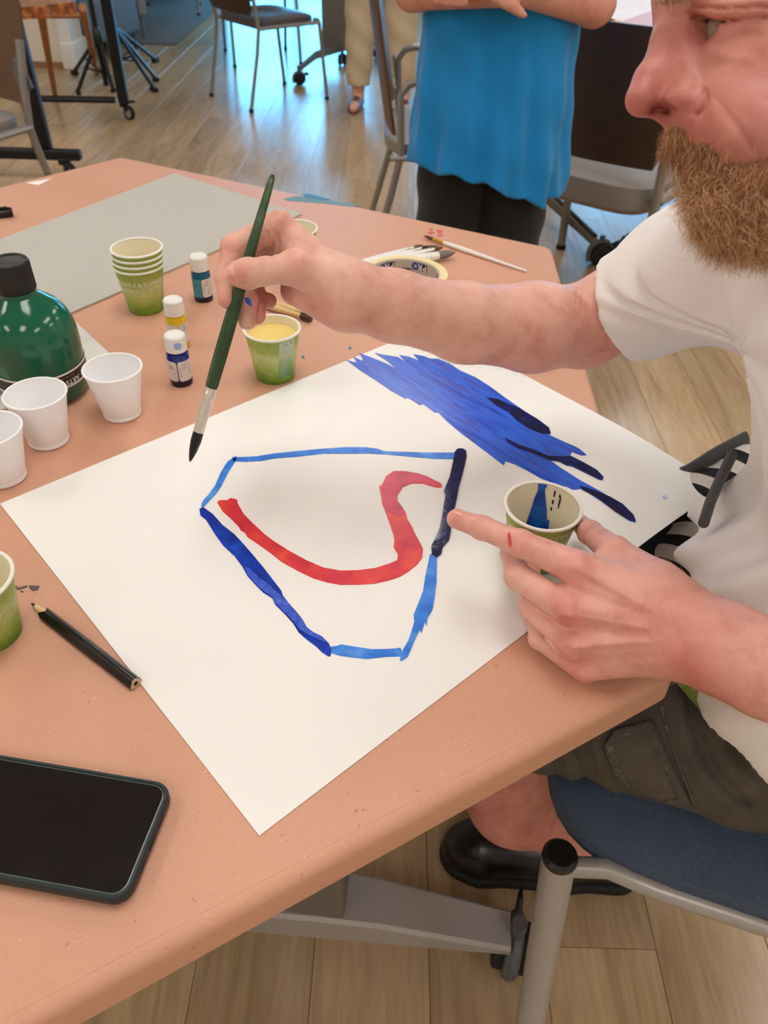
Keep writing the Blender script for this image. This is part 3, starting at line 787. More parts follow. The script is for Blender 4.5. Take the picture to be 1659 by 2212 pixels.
v3, f3 = wrap(sv[0], sv[1], RCUP, 0.0575, facing((-0.144, 0.863)) - 0.4 + 0.55, 0.0003)
MB().add(v3, f3, False).build('printed_mark', M['print_grey'], cA)
# pale seam panel of that cup and drink-yellow inside
t = NT('pale_seam_print'); tcx = t.n('ShaderNodeTexCoord'); sx_ = t.n('ShaderNodeSeparateXYZ'); t.l(tcx.outputs['Object'], sx_.inputs[0]); mr_ = t.n('ShaderNodeMapRange'); mr_.inputs['From Min'].default_value = .008; mr_.inputs['From Max'].default_value = .062; t.l(sx_.outputs['Z'], mr_.inputs['Value']); t.base(t.mix(0.25, t.ramp(mr_.outputs[0], [(0.0, lin((70, 118, 52))), (0.3, lin((110, 150, 84))), (0.6, lin((186, 198, 156))), (1.0, lin((206, 210, 188)))]), t.ramp(t.noise(120, 4), [(0.3, lin((90, 130, 60))), (0.7, lin((200, 208, 180)))]))); t.set(Roughness=0.5); M['seam'] = t.m
def seam(cup, a0, w=0.022):
    vs, fs = grid_rect(-w / 2, w / 2, -0.024, 0.028, 8, 6); v3, f3 = wrap(vs, fs, RCUP, 0.034, a0, 0.0002)
    MB().add(v3, f3, False).build('wall_seam', M['seam'], cup)
seam(cA, facing((-0.144, 0.863)) - 0.4 + 0.55)
t = NT('pale_yellow_water'); t.base(lin((242, 214, 130))); t.set(Roughness=0.12); t.b.inputs['IOR'].default_value = 1.33; M['yellow_water'] = t.m
def liquid(cup, z, m, name='water'):
    r = RCUP(z) - 0.0016
    MB().lathe([(0.0, z - 0.002), (r - 0.0004, z - 0.002), (r, z), (0.0, z)], 40).build(name, m, cup)
liquid(cA, 0.056, M['yellow_water'])
# blue paint dribbles inside the held cup
RIN = lambda z: 0.0228 + (0.0329 - 0.0228) * (z - 0.006) / 0.060 - 0.0007
def dribble(cup, P, a0, m, name='paint_dribble'):
    vs = [wrap([p], [], RIN, 0.0, a0, -0.0001)[0][0] for p in P]
    V2 = [Vector((p[0], p[1], 0)) for p in P]; fs = [tuple(tr) for tr in tessellate_polygon([V2])]
    MB().add(vs, fs, False).build(name, m, cup)
aP = facing((0.144, 0.54)) + math.pi - 1.0
def dense(P, n=5):
    out = []
    for i in range(len(P)):
        a, b = P[i], P[(i + 1) % len(P)]
        out += [(a[0] + (b[0] - a[0]) * k / n, a[1] + (b[1] - a[1]) * k / n) for k in range(n)]
    return out
def strip_dribble(cup, pts, a0, m):
    """pts: (z, left, right) down the wall"""
    vs = []; fs = []
    for z, l, r in pts: vs += [(l, z), ((l + r) / 2, z), (r, z)]
    for i in range(len(pts) - 1):
        for k in (0, 1): fs.append((3 * i + k, 3 * i + k + 1, 3 * i + k + 4, 3 * i + k + 3))
    v3, f3 = wrap(vs, fs, RIN, 0.0, a0, -0.0002)
    MB().add(v3, f3, True).build('paint_dribble', m, cup)
M['drib'] = paint('bright_blue_paint', [(0.3, (8, 60, 150)), (0.6, (16, 96, 196)), (0.8, (40, 130, 220))], 0.2, 90)
strip_dribble(cP, [(0.0655, 0.000, 0.009), (0.06, 0.0015, 0.0075), (0.05, -0.001, 0.0095), (0.04, -0.004, 0.0105), (0.03, -0.006, 0.012), (0.02, -0.006, 0.013), (0.0075, -0.008, 0.013)], aP, M['drib'])
strip_dribble(cP, [(0.030, -0.0085, -0.0065), (0.022, -0.0095, -0.006), (0.0075, -0.010, -0.006)], aP, M['drib'])
strip_dribble(cP, [(0.022, -0.0150, -0.0125), (0.015, -0.016, -0.0115), (0.0075, -0.017, -0.011)], aP, M['drib'])
for z0, z1, a in ((0.062, 0.055, -0.008), (0.052, 0.047, -0.008), (0.044, 0.040, -0.008), (0.058, 0.046, -0.0145), (0.06, 0.0565, -0.0135)):
    strip_dribble(cP, [(z0, a - 0.0006, a + 0.0006), ((z0 + z1) / 2, a - 0.0008, a + 0.0008), (z1, a - 0.0005, a + 0.0005)], aP, M['p_navy'])
MB().lathe([(0.0, 0.0066), (0.0226, 0.0068), (0.0229, 0.0082), (0.0, 0.0076)], 30).build('paint_pool', M['p_navy'], cP)

# ---- white plastic cups
wc = cup_plastic()
for i, (c, lab) in enumerate([((-0.3125, 0.766), 'white plastic cup standing apart beside the green paint bottle, nearest the small bottles'),
                              ((-0.379, 0.708), 'white plastic cup in front of the green bottle, the middle of three white cups'),
                              ((-0.402, 0.640), 'white plastic cup at the left edge, on the corner of the white sheet')]):
    o = wc if i == 0 else copy_tree(wc); o.location = (c[0], c[1], TZ + 0.0002); tag(o, lab, 'cup', 'white plastic cups')

# ---- small paint bottles
M['cap_white'] = mat('white_cap_plastic', (238, 236, 230), 0.35, var=0.015)
M['label_white'] = mat('white_label_paper', (226, 218, 212), 0.5, var=0.02)
M['label_print'] = mat('label_print', (96, 98, 104), 0.6, var=0.05)
def small_bottle(c, rgb, dark, label, a_seam, name='paint_bottle', teal=False):
    t = empty(name, (c[0], c[1], TZ + 0.0002), label=label, cat='bottle', group='small paint bottles')
    R = 0.0134; H = 0.0455
    b = MB().lathe([(0.0, 0.0), (R - 0.0015, 0.0), (R - 0.0003, 0.0012), (R, 0.003), (R, H - 0.004), (R - 0.001, H - 0.0015), (R - 0.004, H), (R - 0.004, H + 0.004)], 40).build(
        'bottle_body', mat(name + '_colour', rgb, 0.1, var=0.05, IOR=1.5), t)
    MB().lathe([(R + 0.0001, 0.0009), (R + 0.0003, 0.003), (R + 0.0003, 0.0075)], 40).build('dark_foot', mat(name + '_foot', dark, 0.12, var=0.05), t)
    MB().lathe([(0.0, H + 0.0005), (R - 0.0012, H + 0.0005), (R - 0.0005, H + 0.001), (R - 0.0007, H + 0.0195), (R - 0.0025, H + 0.0215), (R - 0.0045, H + 0.0215), (R - 0.0052, H + 0.0207), (0.0, H + 0.0205)], 40).build('cap', M['cap_white'], t)
    th = facing(c); rr = lambda z: R
    L = []
    for x0, x1 in ((-0.030, -0.0006), (0.0006, 0.030)):
        L.append(grid_rect(x0, x1, -0.0135, 0.0135, 24, 1, 0.003))
    vs, fs = shape_mesh(L); v3, f3 = wrap(vs, fs, rr, 0.0222, a_seam, 0.0004)
    MB().add(v3, f3, False).build('label', M['label_white'] if not teal else M['label_white'], t)
    lines = []
    for k in range(7): lines.append(grid_rect(0.015, 0.0155 + 0.0006, -0.004 + k * 0.0016, -0.0032 + k * 0.0016, 2))
    for k, w in enumerate((0.006, 0.007, 0.0045, 0.0065)): lines.append(grid_rect(0.006, 0.006 + w, 0.010 - k * 0.0021, 0.0105 - k * 0.0021, 4))
    lines += [grid_rect(0.0030, 0.0036, -0.008 + k * 0.0016, -0.0069 + k * 0.0016, 1) for k in range(9)]
    lines += [grid_rect(-0.011, -0.0045, 0.006, 0.0068, 5), grid_rect(-0.011, -0.0035, 0.0036, 0.0042, 5), grid_rect(-0.004, -0.0032, -0.003, -0.0012, 1), grid_rect(-0.004, -0.0033, -0.0075, -0.006, 1), grid_rect(-0.005, -0.003, -0.0115, -0.0105, 2)]
    vs, fs = shape_mesh(lines); v3, f3 = wrap(vs, fs, rr, 0.0222, a_seam, 0.0006)
    MB().add(v3, f3, False).build('label_print', M['label_print'], t)
    if teal:
        vs, fs = grid_rect(-0.016, -0.0006, -0.0138, 0.0138, 14); v3, f3 = wrap(vs, fs, rr, 0.0222, a_seam, 0.0005)
        MB().add(v3, f3, False).build('teal_label', mat('teal_label', (70, 150, 172), 0.5, var=0.1, vscale=200), t)
        ring = []
        for k in range(20):
            a0, a1 = 2 * math.pi * k / 20, 2 * math.pi * (k + 1) / 20
            for s, rA in ((1, 0.004), (0, 0.0034)): ring.append((0.0125 + rA * math.cos(a0), -0.006 + rA * math.sin(a0)))
        fs = [(2 * k, (2 * k + 2) % 40, (2 * k + 3) % 40, 2 * k + 1) for k in range(20)]
        v3, f3 = wrap(ring, fs, rr, 0.0222, a_seam, 0.0007); MB().add(v3, f3, False).build('label_ring', M['label_print'], t)
    return t
bb = small_bottle((-0.258, 0.839), (10, 34, 120), (4, 4, 22), 'small dark blue paint bottle, nearest of the three, blue smear on its cap', facing((-0.258, 0.839)) - 0.22, 'blue_paint_bottle')
dab = dense([(-0.003, 0.002), (0.001, 0.005), (0.004, 0.003), (0.005, -0.001), (0.003, -0.004), (-0.003, -0.004), (-0.005, -0.002)], 2)
v3 = [wrap([p], [], lambda z: 0.0129, 0.0565, facing((-0.258, 0.839)) + 0.15, 0.0002)[0][0] for p in dab]
_g = grid_rect(-0.005, 0.005, -0.0045, 0.0045, 10, 1, 0.0042); v3, f3 = wrap(_g[0], _g[1], lambda z: 0.0129, 0.0565, facing((-0.258, 0.839)) + 0.15, 0.0002)
MB().add(v3, f3, False).build('paint_smear', mat('pale_blue_smear', (150, 178, 226), 0.4, var=0.15, vscale=400), bb)
small_bottle((-0.281, 0.932), (226, 190, 20), (226, 186, 30), 'small yellow paint bottle standing right behind the dark blue one', facing((-0.281, 0.932)) + 0.1, 'yellow_paint_bottle')
small_bottle((-0.276, 1.071), (8, 92, 122), (4, 14, 30), 'small teal paint bottle, farthest of the three, beside the brush hand', facing((-0.276, 1.071)) - 0.1, 'teal_paint_bottle', teal=True)

# ---- big green paint bottle
gc = (-0.418, 0.812)
gbt = empty('large_paint_bottle', (gc[0], gc[1], TZ + 0.0034), label='large green paint bottle with ribbed black cap and black label band', cat='bottle')
M['green_gloss'] = mat('green_gloss_plastic', (4, 92, 66), 0.13, var=0.06, vscale=8)
RG = 0.0525
M['green_gloss'].node_tree.nodes['Principled BSDF'].inputs['Specular IOR Level'].default_value = 0.6
MB().lathe([(0.0, 0.0), (RG - 0.009, 0.0), (RG - 0.003, 0.002), (RG, 0.008), (RG, 0.072), (RG - 0.0015, 0.084), (RG - 0.006, 0.097), (RG - 0.014, 0.108), (RG - 0.024, 0.1155), (0.024, 0.1195), (0.0205, 0.122), (0.0195, 0.126), (0.0195, 0.13)], 64).build('bottle_body', M['green_gloss'], gbt)
cp = MB()
nr = 72; prof = [(0.0, 0.1275), (0.0205, 0.1275), (0.0213, 0.1285), (0.0208, 0.1595), (0.0196, 0.1612), (0.0172, 0.1612), (0.0160, 0.1598), (0.0, 0.1592)]
cp.lathe(prof, nr); cp.build('cap', M['black_plastic'], gbt)
rb = MB()
for k in range(64):
    a = 2 * math.pi * k / 64; rb.tube([(0.0210 * math.cos(a), 0.0210 * math.sin(a), 0.129), (0.0207 * math.cos(a), 0.0207 * math.sin(a), 0.159)], 0.00055, 5)
rb.build('cap_ribs', M['black_plastic'], gbt)
M['label_black'] = mat('black_label', (20, 14, 14), 0.35, var=0.05)
MB().lathe([(RG + 0.0004, 0.0215), (RG + 0.0004, 0.0385)], 64).build('label_band', M['label_black'], gbt)
for z in (0.0205, 0.0375): MB().lathe([(RG + 0.0006, z), (RG + 0.0006, z + 0.0024)], 64).build('label_edge', M['cap_white'], gbt)
M['print_gold'] = mat('gold_print', (150, 140, 70), 0.5, var=0.05)
for wd, sz, z, m, da in (('ARTS', 0.0088, 0.0272, M['cap_white'], 0.62), ('WATERCOLORS', 0.0036, 0.0342, M['print_gold'], 0.45)):
    vs, fs = text_mesh(wd, sz, 0.0002 if sz > 0.006 else 0); v3, f3 = wrap(vs, fs, lambda q: RG, z, facing(gc) + da, 0.0009, -1)
    MB().add(v3, f3, False).build('label_words', m, gbt)

# ---- white paint tray behind the bottle
M['tray'] = mat('white_tray_plastic', (226, 226, 218), 0.3, var=0.02)
tp0, tp1 = pz(166, 700, TZ), pz(244, 772, TZ)       # far right edge of the tray
dT = U(tp1 - tp0); nT = U(np.array([-dT[1], dT[0], 0]))
if nT[0] > 0: nT = -nT
tr = empty('paint_tray', tp0, math.atan2(dT[1], dT[0]), label='white plastic paint tray with raised wells behind the green bottle', cat='tray')
ny = np.array([-math.sin(tr.rotation_euler.z), math.cos(tr.rotation_euler.z), 0]); sg = 1 if ny.dot(nT) > 0 else -1
TW, TL = 0.17, 0.235
trb = MB(); 
trb.box((TW / 2 - 0.015, sg * TL / 2, 0.0015), (TW, TL, 0.003), bev=0.0012); trb.build('tray_base', M['tray'], tr)
for i in range(2):
    for j in range(3):
        w = MB(); px_, py_ = 0.026 + i * 0.072, sg * (0.040 + j * 0.075); a = 0.030; h = 0.030
        wp = tp0 + dT * px_ + ny * py_
        if math.hypot(wp[0] - gc[0], wp[1] - gc[1]) < 0.0525 + 0.026: continue
        vs = []; 
        for (s, z) in ((a, 0.002), (a * 0.86, h - 0.003), (a * 0.8, h), (a * 0.62, h), (a * 0.58, h - 0.002), (a * 0.5, 0.006)):
            for k in range(16):
                t_ = 2 * math.pi * k / 16; cc, ss = math.cos(t_), math.sin(t_); e = 0.5
                vs.append((px_ + s * math.copysign(abs(cc) ** e, cc), py_ + s * math.copysign(abs(ss) ** e, ss), z))
        fs = [tuple(80 + k for k in range(16))]
        for q in range(5):
            for k in range(16): fs.append((q * 16 + k, q * 16 + (k + 1) % 16, q * 16 + 16 + (k + 1) % 16, q * 16 + 16 + k))
        w.add(vs, fs, True); w.build('well', M['tray'], tr)

# ---- colourful card glimpsed behind the big bottle, marker, white paper corner
M['card'] = paint('pink_marbled_print', [(0.32, (70, 16, 60)), (0.46, (206, 60, 110)), (0.54, (250, 220, 214)), (0.66, (236, 90, 120)), (0.8, (210, 110, 90))], 0.5, 60)
cdp = pz(-40, 668, TZ + 0.001)
cdo = MB().box((0, 0, 0.001), (0.13, 0.075, 0.002), bev=0.0008).build('printed_card', M['card'], loc=cdp - np.array([0, 0, 0.001]) + np.array([0, 0, 0.0]))
cdo.rotation_euler = (0, 0, 0.5); tag(cdo, 'small pink and purple patterned card behind the green bottle at the left edge', 'card')
mk = empty('marker_pen', pz(-28, 463, TZ + 0.008), label='black marker pen lying on the brown paper at the far left', cat='marker')
dm = U(pz(24, 457, TZ) - pz(-40, 464, TZ)); Mm = axes(dm)
MB().lathe([(0.0, -0.10), (0.0065, -0.10), (0.0078, -0.095), (0.0078, 0.0)], 20, M=Mm).build('barrel', M['black_plastic'], mk)
MB().lathe([(0.0078, 0.0005), (0.0082, 0.002), (0.0080, 0.040), (0.0062, 0.042), (0.0, 0.042)], 20, M=Mm).build('cap', mat('glossy_black', (10, 10, 11), 0.15), mk)
MB().box(tuple(Mm @ Vector((0, 0.0085, 0.02))), (0.0025, 0.0025, 0.03), Mm).build('clip', M['black_plastic'], mk)
pw = MB().prism([tuple(pz(x, y, TZ)[:2]) for x, y in ((56, 396), (113, 386), (83, 401))], TZ + 0.0003, TZ + 0.0009).build('paper_scrap', M['sheet'])
tag(pw, 'white paper corner showing at the far left edge of the table', 'paper')

# ---- masking tape
def tape():
    c = pz(872, 622, TZ); R1 = 0.066; R0 = 0.0545; H = 0.024
    t = empty('masking_tape', (c[0], c[1] , TZ + 0.0002), label='roll of cream masking tape with a printed grey core, behind the forearm', cat='tape')
    MB().lathe([(R0, 0.0), (R1, 0.0), (R1, H), (R0, H)], 64, close=True, smooth=True).build('tape_winding', mat('cream_tape', (234, 218, 164), 0.6, var=0.04, vscale=30), t, sharp=30)
    MB().lathe([(R0 - 0.0028, 0.0005), (R0 - 0.0002, 0.0005), (R0 - 0.0002, H - 0.0008), (R0 - 0.0028, H - 0.0008)], 64, close=True).build('core', mat('grey_card_core', (190, 180, 172), 0.75, var=0.04), t, sharp=30)
    blue = mat('blue_print', (60, 74, 140), 0.6, var=0.04); blk = mat('black_print', (34, 32, 34), 0.6, var=0.04)
    back = facing(c) + math.pi
    rr = lambda z: R0 - 0.0028
    for k, da in enumerate((-0.50, 0.02, 0.56, 1.6, -1.6)):
        zc = H * (0.60 if k != 1 else 0.16)
        # the mark: PRO, the P in a dark box, the R on blue, the O a ring; set upside down
        def put(items, m, lift):
            vs, fs = items; out = []
            for x, y in vs:
                a = back + da + (x) / rr(0); z = zc - y; r = rr(0) - lift; out.append((r * math.cos(a), r * math.sin(a), z))
            MB().add(out, fs, False).build('printed_mark', m, t)
        put(grid_rect(-0.0130, -0.0035, -0.0060, 0.0060, 8), blk, 0.0002)
        put(grid_rect(-0.0035, 0.0045, -0.0062, 0.0062, 6), blue, 0.0002)
        ring = []
        for q in range(24):
            a = 2 * math.pi * q / 24
            ring += [(0.0085 + 0.0064 * math.cos(a), 0.0064 * math.sin(a)), (0.0085 + 0.0024 * math.cos(a), 0.0024 * math.sin(a))]
        put((ring, [(2 * q, (2 * q + 2) % 48, (2 * q + 3) % 48, 2 * q + 1) for q in range(24)]), blue, 0.00025)
        for ch, x in (('P', -0.0085), ('R', 0.0003)):
            vs, fs = text_mesh(ch, 0.0135, 0.0004); put(([(v[0] + x, v[1]) for v in vs], fs), M['label_white'], 0.0005)
    return t
tape()

# ---- brushes
M['ferrule'] = mat('silver_ferrule', (236, 231, 224), 0.3, 0.88, var=0.06, vscale=250)
M['gold_ferrule'] = mat('gold_ferrule', (206, 160, 54), 0.3, 0.8, var=0.06, vscale=200)
M['wood_pale'] = mat('pale_birch_handle', (222, 190, 132), 0.45, var=0.1, vscale=60)
M['white_gloss'] = mat('white_lacquer', (236, 234, 228), 0.3, var=0.02)
M['bristle_grey'] = mat('grey_bristle', (122, 112, 104), 0.7, var=0.25, vscale=500, bump=0.5, bscale=900)
M['bristle_brown'] = mat('brown_bristle', (112, 74, 40), 0.7, var=0.25, vscale=500, bump=0.5, bscale=900)
M['bristle_black'] = mat('black_bristle', (14, 14, 18), 0.5, var=0.25, vscale=500, bump=0.5, bscale=900)
def brush(tip, end, label, handle, ferrule, bristle, Rm=0.0035, Lb=0.018, Lf=0.03, name='paint_brush', group=None, flat=1.0, lift=0.0):
    tip = np.array(tip, float); end = np.array(end, float); d = end - tip; L = np.linalg.norm(d); Mx = axes(d)
    t = empty(name, tip, label=label, cat='paint brush', group=group)
    br = [(0.0002, 0.0), (Rm * 0.55, Lb * 0.25), (Rm * 0.92, Lb * 0.6), (Rm * 0.85, Lb)]
    fe = [(Rm * 0.82, Lb - 0.0005), (Rm * 0.86, Lb + Lf * 0.05), (Rm * 0.95, Lb + Lf * 0.74), (Rm * 1.05, Lb + Lf * 0.76), (Rm * 0.95, Lb + Lf * 0.79), (Rm * 1.06, Lb + Lf * 0.83), (Rm * 0.96, Lb + Lf * 0.87), (Rm * 1.0, Lb + Lf), (0, Lb + Lf)]
    h0 = Lb + Lf; hl = L - h0
    ha = [(Rm * 0.96, h0 - 0.001), (Rm * 1.1, h0 + hl * 0.1), (Rm * 1.22, h0 + hl * 0.25), (Rm * 1.1, h0 + hl * 0.42), (Rm * 0.75, h0 + hl * 0.7), (Rm * 0.55, L - 0.004), (Rm * 0.4, L - 0.001), (0.0, L)]
    S = Mx @ Matrix.Diagonal((1, flat, 1, 1))
    MB().lathe(br, 20, M=S).build('bristles', bristle, t); MB().lathe(fe, 20, M=S).build('ferrule', ferrule, t); MB().lathe(ha, 20, M=Mx).build('handle', handle, t)
    return t
brush(pz(914, 509, TZ + 0.005), pz(1138, 586, TZ + 0.003), 'white-handled brush with gold ferrule lying apart at the far right', M['white_gloss'], M['gold_ferrule'], mat('red_tipped_bristle', (96, 52, 40), 0.6, var=0.3, vscale=300), 0.0032, 0.022, 0.022)
# bundle of white brushes lying behind the tape
bnd = [((985, 545), (812, 577), 'bristle_grey', 0.0075, 'fat grey-haired white brush of the bundle behind the tape, nearest the arm'),
       ((958, 534), (800, 572), 'bristle_brown', 0.0042, 'white brush with brown hair in the bundle behind the tape'),
       ((946, 531), (812, 562), 'bristle_brown', 0.0038, 'slim brown-tipped white brush in the bundle behind the tape'),
       ((930, 531), (806, 566), 'bristle_black', 0.0034, 'white brush with a black point in the bundle behind the tape'),
       ((914, 529), (800, 560), 'bristle_brown', 0.0030, 'thin white brush at the far side of the bundle behind the tape')]
for i, (a, b, m, r, lab) in enumerate(bnd):
    z = TZ + (0.0100 if i == 0 else 0.0045 + 0.0075 * (i % 2))
    pa, pb = pz(a[0], a[1], z), pz(b[0], b[1], z)
    pb = pa + U(pb - pa) * (0.20 if i else 0.21)
    brush(pa, pb, lab, M['white_gloss'], M['ferrule'] if i else M['white_gloss'], M[m], r, 0.02 if i else 0.034, 0.02, group='brushes bundled behind the tape')
# wooden brush handles behind the standing cup
wd = [((672, 688), (560, 655), 'wooden brush handle behind the standing cup, with a dark end', 0.0042), ((660, 676), (556, 645), 'pale wooden brush handle beside the dark-ended one', 0.0040), ((640, 668), (560, 640), 'third pale wooden brush handle under the brush hand', 0.0038)]
for i, (a, b, lab, r) in enumerate(wd):
    pa, pb = pz(a[0], a[1], TZ + 0.006), pz(b[0], b[1], TZ + 0.006); d = U(pb - pa)
    brush(pa + d * 0.118, pa, lab, M['wood_pale'], M['ferrule'], M['bristle_brown'], r, 0.012, 0.02, group='wooden brushes behind the cup')
    if i == 0:
        MB().tube([-d * 0.118 + d * 0.016, -d * 0.1182], [0.0056, 0.0050], 14).build('dark_end', mat('dark_brown_lacquer', (66, 46, 26), 0.3), bpy.data.objects['paint_brush.00%d' % 6] if 'paint_brush.006' in bpy.data.objects else None)

# ---- pencil
def pencil():
    z = TZ + 0.0048; a, b = pz(68, 1303, TZ + 0.003), pz(293, 1476, z)
    d = b - a; L = np.linalg.norm(d); Mx = axes(d); R = 0.0056
    t = empty('pencil', a, label='black triangular pencil with a sharpened tip, lying between the phone and the sheet', cat='pencil')
    def ring(r, zz, n=24, tri=0.16):
        return [((r * (1 + tri * math.cos(3 * (2 * math.pi * k / n) + math.pi / 2))) * math.cos(2 * math.pi * k / n), (r * (1 + tri * math.cos(3 * (2 * math.pi * k / n) + math.pi / 2))) * math.sin(2 * math.pi * k / n), zz) for k in range(n)]
    def skin(rings, nm, m, caps=(True, True)):
        n = len(rings[0]); vs = [p for r in rings for p in r]; fs = []
        for i in range(len(rings) - 1):
            for k in range(n): fs.append((i * n + k, i * n + (k + 1) % n, (i + 1) * n + (k + 1) % n, (i + 1) * n + k))
        if caps[0]: fs.append(tuple(range(n))[::-1])
        if caps[1]: fs.append(tuple((len(rings) - 1) * n + k for k in range(n)))
        MB().add([tuple(Mx @ Vector(p)) for p in vs], fs).build(nm, m, t)
    skin([ring(0.0006, 0.0, tri=0), ring(0.0018, 0.006, tri=0)], 'lead', mat('graphite', (22, 18, 24), 0.4))
    skin([ring(0.0018, 0.006, tri=0), ring(0.0048, 0.0225, tri=0.05)], 'sharpened_wood', mat('bare_cedar', (224, 192, 140), 0.6, var=0.08, vscale=200))
    r0 = []
    for k in range(24):
        p = ring(R, 0, tri=0.14)[k]; r0.append((p[0], p[1], 0.0205 + 0.0035 * math.cos(3 * 2 * math.pi * k / 24 + math.pi / 2)))
    skin([r0, ring(R, 0.03, tri=0.14), ring(R, L - 0.0006, tri=0.14), ring(R * 0.95, L, tri=0.14)], 'lacquered_barrel', mat('black_lacquer', (16, 16, 17), 0.28, var=0.05))
    skin([ring(R * 0.9, L - 0.0001, tri=0.14), ring(R * 0.9, L + 0.0002, tri=0.14)], 'cut_end', mat('bare_wood_end', (206, 178, 148), 0.7, var=0.1, vscale=400))
    skin([ring(0.0020, L, tri=0), ring(0.0020, L + 0.0004, tri=0)], 'lead_end', bpy.data.materials['graphite'])
    g = MB(); vs, fs = text_mesh('GRAPHITE 6B', 0.0036)
    return t
pencil()

# ---- phone
def phone():
    zt = TZ + 0.0115
    e = pz(358, 1690, zt)
    a0, a1 = pz(0, 1629, zt), pz(300, 1670, zt); dl = U(a1 - a0); b0_, b1_ = pz(0, 1905, zt), pz(200, 1950, zt)
    dl = U(U(a1 - a0) + U(b1_ - b0_)); dl[2] = 0; dl = U(dl); dw = np.array([dl[1], -dl[0], 0])
    w = abs((b0_ - a0).dot(dw)); print('phone width', w)
    w = min(max(w, 0.077), 0.083)
    Lp = 0.158
    endp = pz(368, 1722, zt - 0.004); x1 = (endp - a0).dot(dl)
    c = a0 + dl * (x1 - Lp / 2) + dw * (w / 2); c[2] = TZ + 0.001
    t = empty('phone', c, math.atan2(dl[1], dl[0]), label='black smartphone in a dark green case, screen off, lying face up', cat='phone')
    def rr(wx, wy, r, n=8): return rounded_poly([(-wx / 2, -wy / 2), (wx / 2, -wy / 2), (wx / 2, wy / 2), (-wx / 2, wy / 2)], r, n)
    rings = []
    for ins, z in ((0.0022, 0.0), (0.0006, 0.0012), (0.0, 0.003), (0.0, 0.0085), (0.0006, 0.0104), (0.0016, 0.0112), (0.0026, 0.0112), (0.0032, 0.0104), (0.0034, 0.0088)):
        rings.append([(x, y, z) for x, y in rr(Lp - 2 * ins, w - 2 * ins, 0.0125 - ins)])
    n = len(rings[0]); vs = [p for r in rings for p in r]; fs = [tuple(range(n))[::-1]]
    for i in range(len(rings) - 1):
        for k in range(n): fs.append((i * n + k, i * n + (k + 1) % n, (i + 1) * n + (k + 1) % n, (i + 1) * n + k))
    MB().add(vs, fs).build('case', mat('dark_green_silicone', (24, 40, 42), 0.5, var=0.05, vscale=300, bump=0.05), t)
    MB().prism(rr(Lp - 0.0066, w - 0.0066, 0.0095), 0.006, 0.0095).build('phone_body', mat('dark_titanium', (40, 40, 42), 0.35, 0.6), t)
    sc = NT('screen_glass'); f = sc.noise(14, 4); sc.base(lin((15, 15, 17))); sc.l(sc.ramp(f, [(0.3, (0.10,) * 3 + (1,)), (0.8, (0.24,) * 3 + (1,))]), sc.b.inputs['Roughness'])
    MB().prism(rr(Lp - 0.0078, w - 0.0078, 0.009), 0.0095, 0.0100).build('screen', sc.m, t)
    gl = MB(); o_ = rr(Lp - 0.0068, w - 0.0068, 0.0094); i_ = rr(Lp - 0.0080, w - 0.0080, 0.0089); n = len(o_)
    gl.add([(x, y, 0.0101) for x, y in o_] + [(x, y, 0.0102) for x, y in i_], [(k, (k + 1) % n, n + (k + 1) % n, n + k) for k in range(n)]); gl.build('screen_edge', mat('screen_protector_edge', (104, 116, 108), 0.2), t)
    for y, wd in ((-0.0, 0.011),):
        MB().box((Lp / 2 - 0.0002, y, 0.0062), (0.0012, wd, 0.0034), bev=0.0005).build('charging_port', M['black_rubber'], t)
    for y in (-0.016, 0.016):
        MB().box((Lp / 2 - 0.0002, y, 0.0062), (0.001, 0.010, 0.0018), bev=0.0004).build('speaker_slot', M['black_rubber'], t)
phone()
# ================================================================ the painting man
def pp(x, y, d): return CAM + ray(x, y) * d          # depth measured along the lens axis
def skin_material(nm):
    t = NT(nm); at = t.n('ShaderNodeAttribute', attribute_name='tint')
    n1 = t.noise(90, 5, 0.7); n2 = t.noise(420, 2, 0.5); n3 = t.noise(32, 4, 0.65)
    c = t.mix(0.55, at.outputs['Color'], t.mix(n1, at.outputs['Color'], (0.86, 0.62, 0.56, 1), 'MULTIPLY'))
    c = t.mix(t.ramp(n2, [(0.66, (0, 0, 0, 1)), (0.76, (0.22, 0.22, 0.22, 1))]), c, lin((176, 104, 76)))
    c = t.mix(1.0, c, t.ramp(n3, [(0.32, (0.86, 0.74, 0.72, 1)), (0.52, (1, 1, 1, 1)), (0.7, (1.06, 1.07, 1.07, 1))]), 'MULTIPLY')
    t.base(c); t.set(Roughness=0.46)
    b = t.b.inputs; b['Subsurface Weight'].default_value = 0.10; b['Subsurface Radius'].default_value = (0.010, 0.004, 0.0025); b['Subsurface Scale'].default_value = 0.5
    b['Specular IOR Level'].default_value = 0.4
    w = t.noise(520, 3, 0.6, stretch=(1, 1, 1))
    t.bump(w, 0.35, 0.0008); return t.m
M['skin'] = skin_material('skin')
BASE = np.array(lin((232, 188, 169))[:3]); RED = np.array(lin((214, 128, 120))[:3]); PINK = np.array(lin((226, 150, 138))[:3]); PALE = np.array(lin((234, 194, 172))[:3])
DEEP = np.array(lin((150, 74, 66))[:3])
def tint(V_, spots, base=BASE):
    C = np.tile(base, (len(V_), 1))
    for c, r, col, w in spots:
        g = w * np.exp(-((np.linalg.norm(V_ - c, axis=1) / r) ** 2)); C = C * (1 - g[:, None]) + col * g[:, None]
    return C
def px_of(P):
    d = P - CAM; z = np.maximum(d @ _fw, .05); return 829.5 + FPX * (d @ _r2) / z, 1106 - FPX * (d @ _u2) / z
